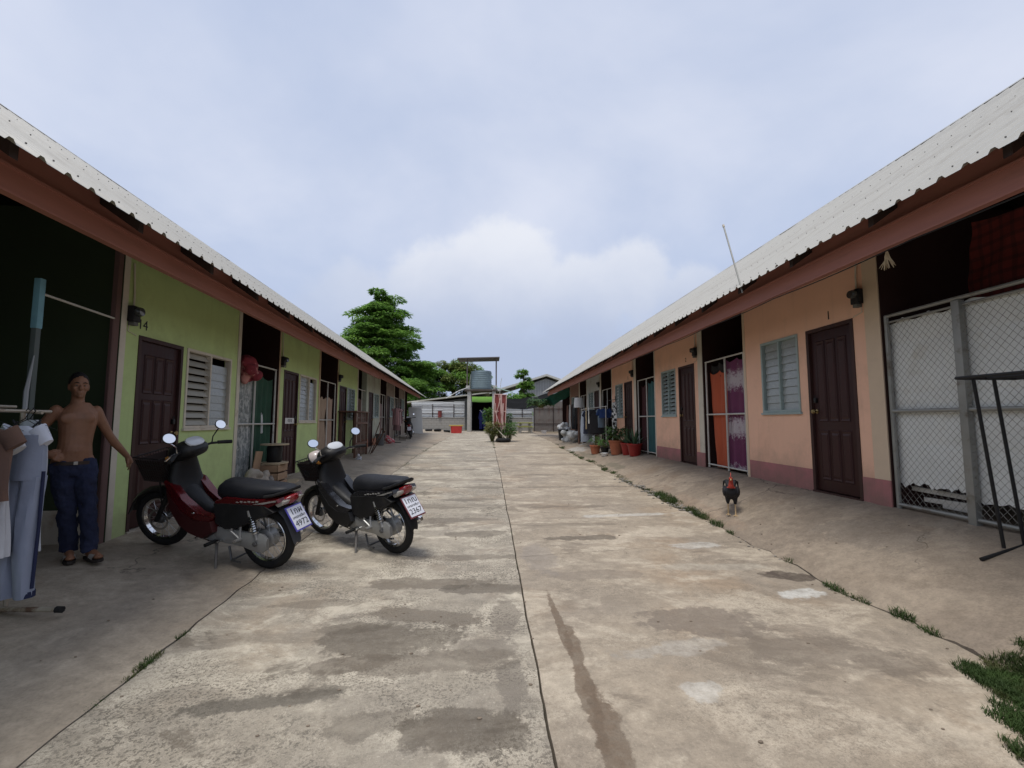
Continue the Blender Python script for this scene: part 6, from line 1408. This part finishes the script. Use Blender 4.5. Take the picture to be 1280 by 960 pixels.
t = tyre_thing('old tyre planter lying at the foot of the pink streamer frame', .62, 21.75, .10, .36, (pi/2,0,0))
def shrub(label, x, y, n, hh, sp, m, seed, lw=.05, ll=.2, up=.9, z0=.0):
    t = thing('shrub', label, 'shrub', (x, y, gz(x, y))); leafy(t, z0, n, hh, sp, m, seed, lw, ll, up); return t
shrub('bushy olive shrub left of the streamer frame', .10, 22.1, 420, .95, .33, M_LF3, 11); shrub('green shrub right of the streamer frame', .92, 22.2, 380, .9, .33, M_LF2, 12); shrub('dark low plant behind the tyre planter', .52, 22.6, 380, .8, .40, M_LF1, 13)
shrub('light green bush beside the tower column', -.18, 32.3, 260, 1.7, .26, M_LF2, 14, .09, .3); shrub('tall dark shrub behind the streamer frame', 1.05, 31.5, 380, 1.3, .4, M_LF1, 15, .09, .3)
# table and benches
t = thing('garden_table', 'yellow green concrete table under the black net', 'table', (2.45, 31.5, gz(2.45, 31.5))); M_YG = mat('yellow_green_paint', (.30,.31,.09), .7, var=.15)
mb = MB(); mb.bbox(-.55,.55,-.4,.4,.66,.73,.012); mb.build('table_top', M_YG, t)
for x in (-.32,.32): mb = MB(); mb.bbox(x-.06,x+.06,-.25,.25,-.02,.659,.01); mb.build('leg', M_BLOCK, t)
for i, y in enumerate((30.75, 32.3)):
    t = thing('garden_bench', ('yellow green concrete bench in front of the garden table', 'yellow green concrete bench behind the garden table')[i], 'bench', (2.45, y, gz(2.45, y))); mb = MB(); mb.bbox(-.55,.55,-.15,.15,.40,.46,.01); mb.build('seat', M_YG, t)
    for x in (-.38,.38): mb = MB(); mb.bbox(x-.05,x+.05,-.1,.1,-.02,.399,.008); mb.build('leg', M_BLOCK, t)
t = thing('plastic_basin', 'small white basin on the ground beneath the green net', 'basin', (3.75, 31.2, gz(3.75, 31.2))); mb = MB(); mb.lathe([(.14,0),(.2,.2),(.21,.2),(.13,.02)], 18); mb.build('basin', MC['bucket_white'], t)
# shade nets
def net(name, label, A, B, Cc, D, sag, m, seed):
    A, B, Cc, D = map(Vector, (A, B, Cc, D)); mb = MB()
    def fn(u, v):
        p = A.lerp(B, u).lerp(D.lerp(Cc, u), v); p.z -= sag*sin(pi*u)*(.5+.5*v) + .12*mnoise.noise(Vector((u*5, v*3, seed))); return tuple(p)
    mb.grid(fn, 26, 10); c = sum((A, B, Cc, D), Vector())/4
    mb.v = [(x-c.x, y-c.y, z-c.z) for x, y, z in mb.v]
    return mb.build(name, m, None, loc=c, label=label, cat='net', fixn=False)
net('shade_net', 'sagging black shade net strung beside the water tower', (.95,31,3.05), (3.9,28.5,3.35), (3.9,28.3,2.8), (.95,30.8,2.45), .35, mat('black_net', (.012,.013,.015), .9), 2)
net('shade_net', 'dark green shade net hooked to the end of the right row', (2.9,27.5,2.75), (4.3,24.4,3.4), (4.6,25.0,2.95), (3.0,27.6,2.35), .15, mat('green_net', (.012,.07,.05), .9, var=.3), 5)
shrub('green climbing plant under the green net', 3.1, 27.0, 380, .5, .7, M_LF1, 16, .12, .35, .3, 1.75)
# ------------------------------------------------------------------ buildings and trees beyond
hs = thing('grey_house', 'grey board house with a shallow gable roof behind the yard', 'house', (6.3, 50.0, .7))
M_GB = mat('grey_wall_boards', (.34,.34,.345), .8, var=.1, scale=2)
mb = MB(); mb.prism([(-2.6,-.5),(2.0,-.5),(2.0,4.9),(.0,5.6),(-2.6,4.7)], 0, 8); mb.build('wall', M_GB, hs, smooth=False)
for i in range(15):
    x = -2.45 + i*.30; zt = 4.75 + .86*(x+2.6)/2.6*.95 if x < 0 else 5.55 - .33*x
    mb = MB(); mb.box(x, x+.06, -.04, -.001, -.4, min(zt, 5.45)); mb.build('batten', mat('grey_batten', (.44,.44,.445), .8), hs, smooth=False)
for (a, b) in (((-7.2,3.55),(0,5.82)), ((0,5.82),(2.5,4.95))):
    mb = MB(); mb.add([(a[0],-.6,a[1]),(b[0],-.6,b[1]),(b[0],8.4,b[1]),(a[0],8.4,a[1]),(a[0],-.6,a[1]+.24),(b[0],-.6,b[1]+.24),(b[0],8.4,b[1]+.24),(a[0],8.4,a[1]+.24)], [(0,1,2,3),(4,7,6,5),(0,4,5,1),(1,5,6,2),(2,6,7,3),(3,7,4,0)]); mb.build('roof', mat('pale_roof', (.55,.54,.50), .6, var=.08), hs, smooth=False)
mb = MB(); mb.box(-7, -2.61, 1, 7, -.5, 3.4); mb.build('side_wing', mat('dim_wing_wall', (.12,.12,.115), .8), hs, smooth=False)
ls = thing('low_shed', 'long low shed with a pale slanting roof behind the block wall', 'shed', (-3.4, 39.5, .7))
mb = MB(); mb.prism([(-3.6,-.4),(3.0,-.4),(3.0,3.0),(-3.6,2.2)], 0, 4); mb.build('wall', mat('shed_grey', (.20,.20,.19), .8, var=.15), ls, smooth=False)
mb = MB(); mb.prism([(-4.1,2.30),(3.3,3.22),(3.3,3.32),(-4.1,2.42)], -.8, 4.5); mb.build('roof', mat('pale_roof_cream', (.52,.50,.42), .6, var=.1), ls, smooth=False)

M_BARK = mat('bark', (.10,.075,.055), .95, var=.3, scale=5, bump=.6)
def leaf_cloud(mb, rr, c, rx, ry, rz, n, sz, droop=.35, flat=.8):
    for _ in range(n):
        a = rr.uniform(0, 2*pi); r = sqrt(rr.random()); h = rr.uniform(-1, 1)
        p = Vector((c[0] + rx*r*cos(a), c[1] + ry*r*sin(a), c[2] + rz*h*sqrt(max(0, 1 - r*r*.85)) - droop*rz*r*r*2))
        d = Vector((cos(a) + rr.uniform(-.7,.7), sin(a) + rr.uniform(-.7,.7), rr.uniform(-.55,.25))).normalized()
        up = Vector((rr.uniform(-1,1)*(1-flat), rr.uniform(-1,1)*(1-flat), 1)); s = d.cross(up).normalized(); L_ = sz*rr.uniform(.6,1.3); w = L_*rr.uniform(.30,.5)
        q = p + d*L_
        mb.add([tuple(p), tuple(p + d*L_*.5 + s*w*.5), tuple(q - Vector((0,0,L_*.15))), tuple(p + d*L_*.5 - s*w*.5)], [(0,1,2,3)])
def tree(name, label, loc, H, trunk_r, pads, mats, sz, seed, lean=0):
    """pads: list of (x,y,z,rx,ry,rz,n); a limb runs to each pad"""
    t = thing(name, label, 'tree', loc); rr = random.Random(seed)
    mb = MB(); mb.tube([(0,0,-.3),(.1,0,H*.3),(lean*.5,.1,H*.6),(lean,0,H*.95)], [trunk_r*1.2,trunk_r,trunk_r*.6,trunk_r*.12], 10)
    for (x, y, z, *_ ) in pads[::2]:
        z0 = max(H*.2, z - .35*sqrt(x*x+y*y) - .3); mb.tube([(lean*z0/H,0,z0),(x*.5,y*.5,(z0+z)/2+.1),(x*.95,y*.95,z)], [trunk_r*.3,trunk_r*.2,trunk_r*.06], 5, caps=False)
    mb.build('trunk', M_BARK, t)
    cr = [MB() for _ in mats]
    for i, (x, y, z, rx, ry, rz, n) in enumerate(pads): leaf_cloud(cr[i % len(mats)], rr, (x,y,z), rx, ry, rz, n, sz)
    for q, m in zip(cr, mats):
        if q.v: q.build('crown', m, t, kind='stuff', smooth=False, fixn=False)
    return t
rr = random.Random(21); pads = []
H = 14.6; TX, TY = -11.5, 46.5
zz = 2.6
while zz < 14.0:
    f = (zz - 2.6)/11.6; R0 = 6.0*(1 - f)**.70*(.62 + .38*min(1, f*3.5 + .45)) + .25
    n = max(3, int(R0*3.0))
    for k in range(n):
        a = 2*pi*k/n + rr.uniform(-.35,.35); d = R0*rr.uniform(.55,1.0)
        pads.append((d*cos(a), d*sin(a), zz + rr.uniform(-.75,.75) - .10*d, rr.uniform(.95,1.6)*min(1, R0*.4+.25), rr.uniform(.95,1.6)*min(1, R0*.4+.25), rr.uniform(.16,.34), 330))
    pads.append((rr.uniform(-.6,.6), rr.uniform(-.6,.6), zz, R0*.6 + .1, R0*.6 + .1, .35, 400))
    zz += .66
rr.shuffle(pads)
M_T1 = mat('tree_leaf_deep', (.125,.245,.050), .6, var=.5, scale=1.1, detail=3, c2=(.19,.34,.065), f2=(.48,.6), s2=.9)
M_T2 = mat('tree_leaf_fresh', (.17,.31,.06), .6, var=.4, scale=1.1, detail=3, c2=(.24,.40,.08), f2=(.5,.62), s2=1.1)
translucent(M_T1, .5); translucent(M_T2, .5)
tree('layered_tree', 'tall deep green tree with layered branches behind the left row', (TX, TY, .7), H, .32, pads, [M_T1, M_T1, M_T2], .42, 31)
def blob_tree(label, loc, H, R, mats, seed, npad=26, n=170, sz=.3, name='leafy_tree', zlow=.35):
    rr = random.Random(seed); pads = []
    for k in range(npad):
        a = rr.uniform(0, 2*pi); h = rr.uniform(zlow, 1); d = R*sqrt(max(0, 1 - ((h-.6)/.45)**2))*sqrt(rr.uniform(.2,1)) if abs(h-.6) < .45 else .2
        pads.append((d*cos(a), d*sin(a), H*h*.93, R*.34*rr.uniform(.7,1.3), R*.34*rr.uniform(.7,1.3), R*.20*rr.uniform(.7,1.3), n))
    return tree(name, label, loc, H, H*.025, pads, mats, sz, seed)
M_T3 = mat('tree_leaf_olive', (.15,.20,.05), .6, var=.4, scale=1.1, detail=3, c2=(.23,.26,.07), f2=(.5,.62), s2=1)
translucent(M_T3, .42)
blob_tree('rounded bright green tree beside the layered tree', (-7.2, 47.5, .7), 7.2, 2.3, [M_T1, M_T2], 41, 36, 260, .36)
blob_tree('yellowish olive tree behind the water tower', (-4.2, 50, .7), 8.2, 2.5, [M_T3, M_T3, M_T2], 42, 60, 380, .34, zlow=.15)
blob_tree('olive tree right behind the water tank', (-1.6, 51, .7), 7.4, 1.8, [M_T3, M_T2], 43, 36, 340, .32, zlow=.15)
blob_tree('low green bushy tree behind the low shed', (-8.8, 43, .7), 5.2, 2.4, [M_T1, M_T2], 44, 24, 170, .34, zlow=.1)
blob_tree('small green tree in front of the grey house', (3.3, 44, .7), 6.4, .85, [M_T1, M_T2], 45, 26, 150, .30, zlow=.3)
blob_tree('dark green hedge tree low in front of the grey house', (2.3, 42, .7), 3.6, 1.5, [M_T1], 46, 16, 150, .32, zlow=.15)

# ------------------------------------------------------------------ weeds and rubble in the joints
def grass(name, label, spots, seed, m):
    rr = random.Random(seed); mb = MB()
    for (x, y, r, n, h) in spots:
        for _ in range(int(n*1.6)):
            a = rr.uniform(0, 2*pi); d = r*sqrt(rr.random()); X, Y = x + d*cos(a)*.6, y + d*sin(a)*1.5; z = gz(X, Y) - .012; b = rr.uniform(0, 2*pi); hh = h*rr.uniform(.5,1.2)
            tx, ty = cos(b)*hh*rr.uniform(.3,1.0), sin(b)*hh*rr.uniform(.3,1.0); w = .0018 + .0008*rr.random(); px, py = -sin(b)*w, cos(b)*w
            mb.add([(X-px,Y-py,z),(X+px,Y+py,z),(X+tx*.5+px*.7,Y+ty*.5+py*.7,z+hh*.65),(X+tx*.5-px*.7,Y+ty*.5-py*.7,z+hh*.65),(X+tx,Y+ty,z+hh*.9)], [(0,1,2,3),(3,2,4)])
    o = mb.build(name, m, None, fixn=False, smooth=False, label=label, cat='grass', kind='stuff'); return o
M_GRS = mat('grass_blade', (.042,.075,.018), .7, var=.45, scale=5, detail=3, c2=(.10,.105,.04), f2=(.52,.64), s2=4)
translucent(M_GRS, .3); [translucent(q, .35) for q in (M_LF1, M_LF2, M_LF3)]
sr = random.Random(9); sp_ = []
for (Y, r, n, h) in ((3.45,.05,70,.04),(3.55,.05,60,.04),(3.7,.07,150,.05),(3.15,.06,130,.06),(2.95,.05,90,.05),(4.35,.05,50,.04),(5.4,.05,60,.05),(5.8,.10,200,.07),(6.2,.12,260,.075),(6.6,.10,160,.06),(7.3,.16,420,.10),(7.7,.14,300,.09),(8.3,.06,90,.05),(9.2,.08,110,.06),(10.6,.10,160,.06),(11.3,.12,200,.06),(13,.10,150,.06),(14.2,.15,180,.06),(16,.15,200,.06),(18,.15,200,.06)):
    sp_.append((crr(Y), Y, r, n, h))
for k in range(90):
    Y = 6.4 + 14*sr.random()**1.4; sp_.append((crr(Y) + sr.gauss(0,.04), Y, .05 + .004*Y, 40, .03 + .02*sr.random()))
for k in range(36):
    Y = 8 + 14*sr.random(); sp_.append((crl(Y) + sr.gauss(0,.05), Y, .09, 40, .025))
for (Y, r, n, h) in ((3.15,.04,60,.03),(2.85,.06,120,.035),(2.78,.045,90,.035),(2.45,.05,70,.02),(2.68,.03,40,.03),(10,.08,60,.03),(13,.1,80,.03),(17,.15,100,.03),(20,.15,100,.03)):
    sp_.append((crl(Y), Y, r, n, h))
for (Y, n) in ((18.5,60),(19.8,90),(21,140)): sp_.append((cen(Y), Y, .10, n, .05))
grass('joint_grass', 'short green weeds growing along the concrete joints', sp_, 3, M_GRS)
sp_ = []
for k in range(220):
    Y = sr.uniform(1.3, 2.52); x0 = 2.33 + .66*(Y-1.9) + .05*sin(Y*9); X = x0 + (3.35 - x0)*sr.random()**1.2; sp_.append((X, Y, .085, 150, .042))
grass('grass_patch', 'dense patch of green grass at the lower corner of the right apron', sp_, 5, M_GRS)
mb = MB(); sr = random.Random(10)
for _ in range(150):
    Y = sr.uniform(6.3, 9.8) if sr.random() < .8 else sr.uniform(3.3, 6.3); X = crr(Y) + sr.gauss(-.03, .06 if Y > 6 else .03); r = sr.uniform(.010, .032) if Y > 6.3 else sr.uniform(.005,.014)
    mb.ell((X, Y, gz(X, Y) + r*.3), (r*sr.uniform(.8,1.3), r, r*.6), 7, 5, None)
mb.v = [(x + .012*mnoise.noise(Vector((x*40,y*40,z*40))), y + .012*mnoise.noise(Vector((x*37,y*43,z*40+9))), z) for x, y, z in mb.v]
mb.build('gravel', mat('rubble_grey', (.22,.20,.175), .9, var=.3, scale=12), None, smooth=False, label='loose grey rubble in the broken right joint', cat='gravel', kind='stuff')
mb = MB()
for _ in range(160):
    X, Y = sr.uniform(-2.6, 4.0), sr.uniform(1.7, 9); r = sr.uniform(.003, .009); mb.ell((X, Y, gz(X, Y) + r*.4), (r*1.5, r, r*.6), 6, 4)
mb.build('litter', mat('crumbs', (.20,.16,.12), .9, var=.4, scale=15), None, smooth=False, label='scattered small crumbs and dry leaf bits on the concrete', cat='debris', kind='stuff')
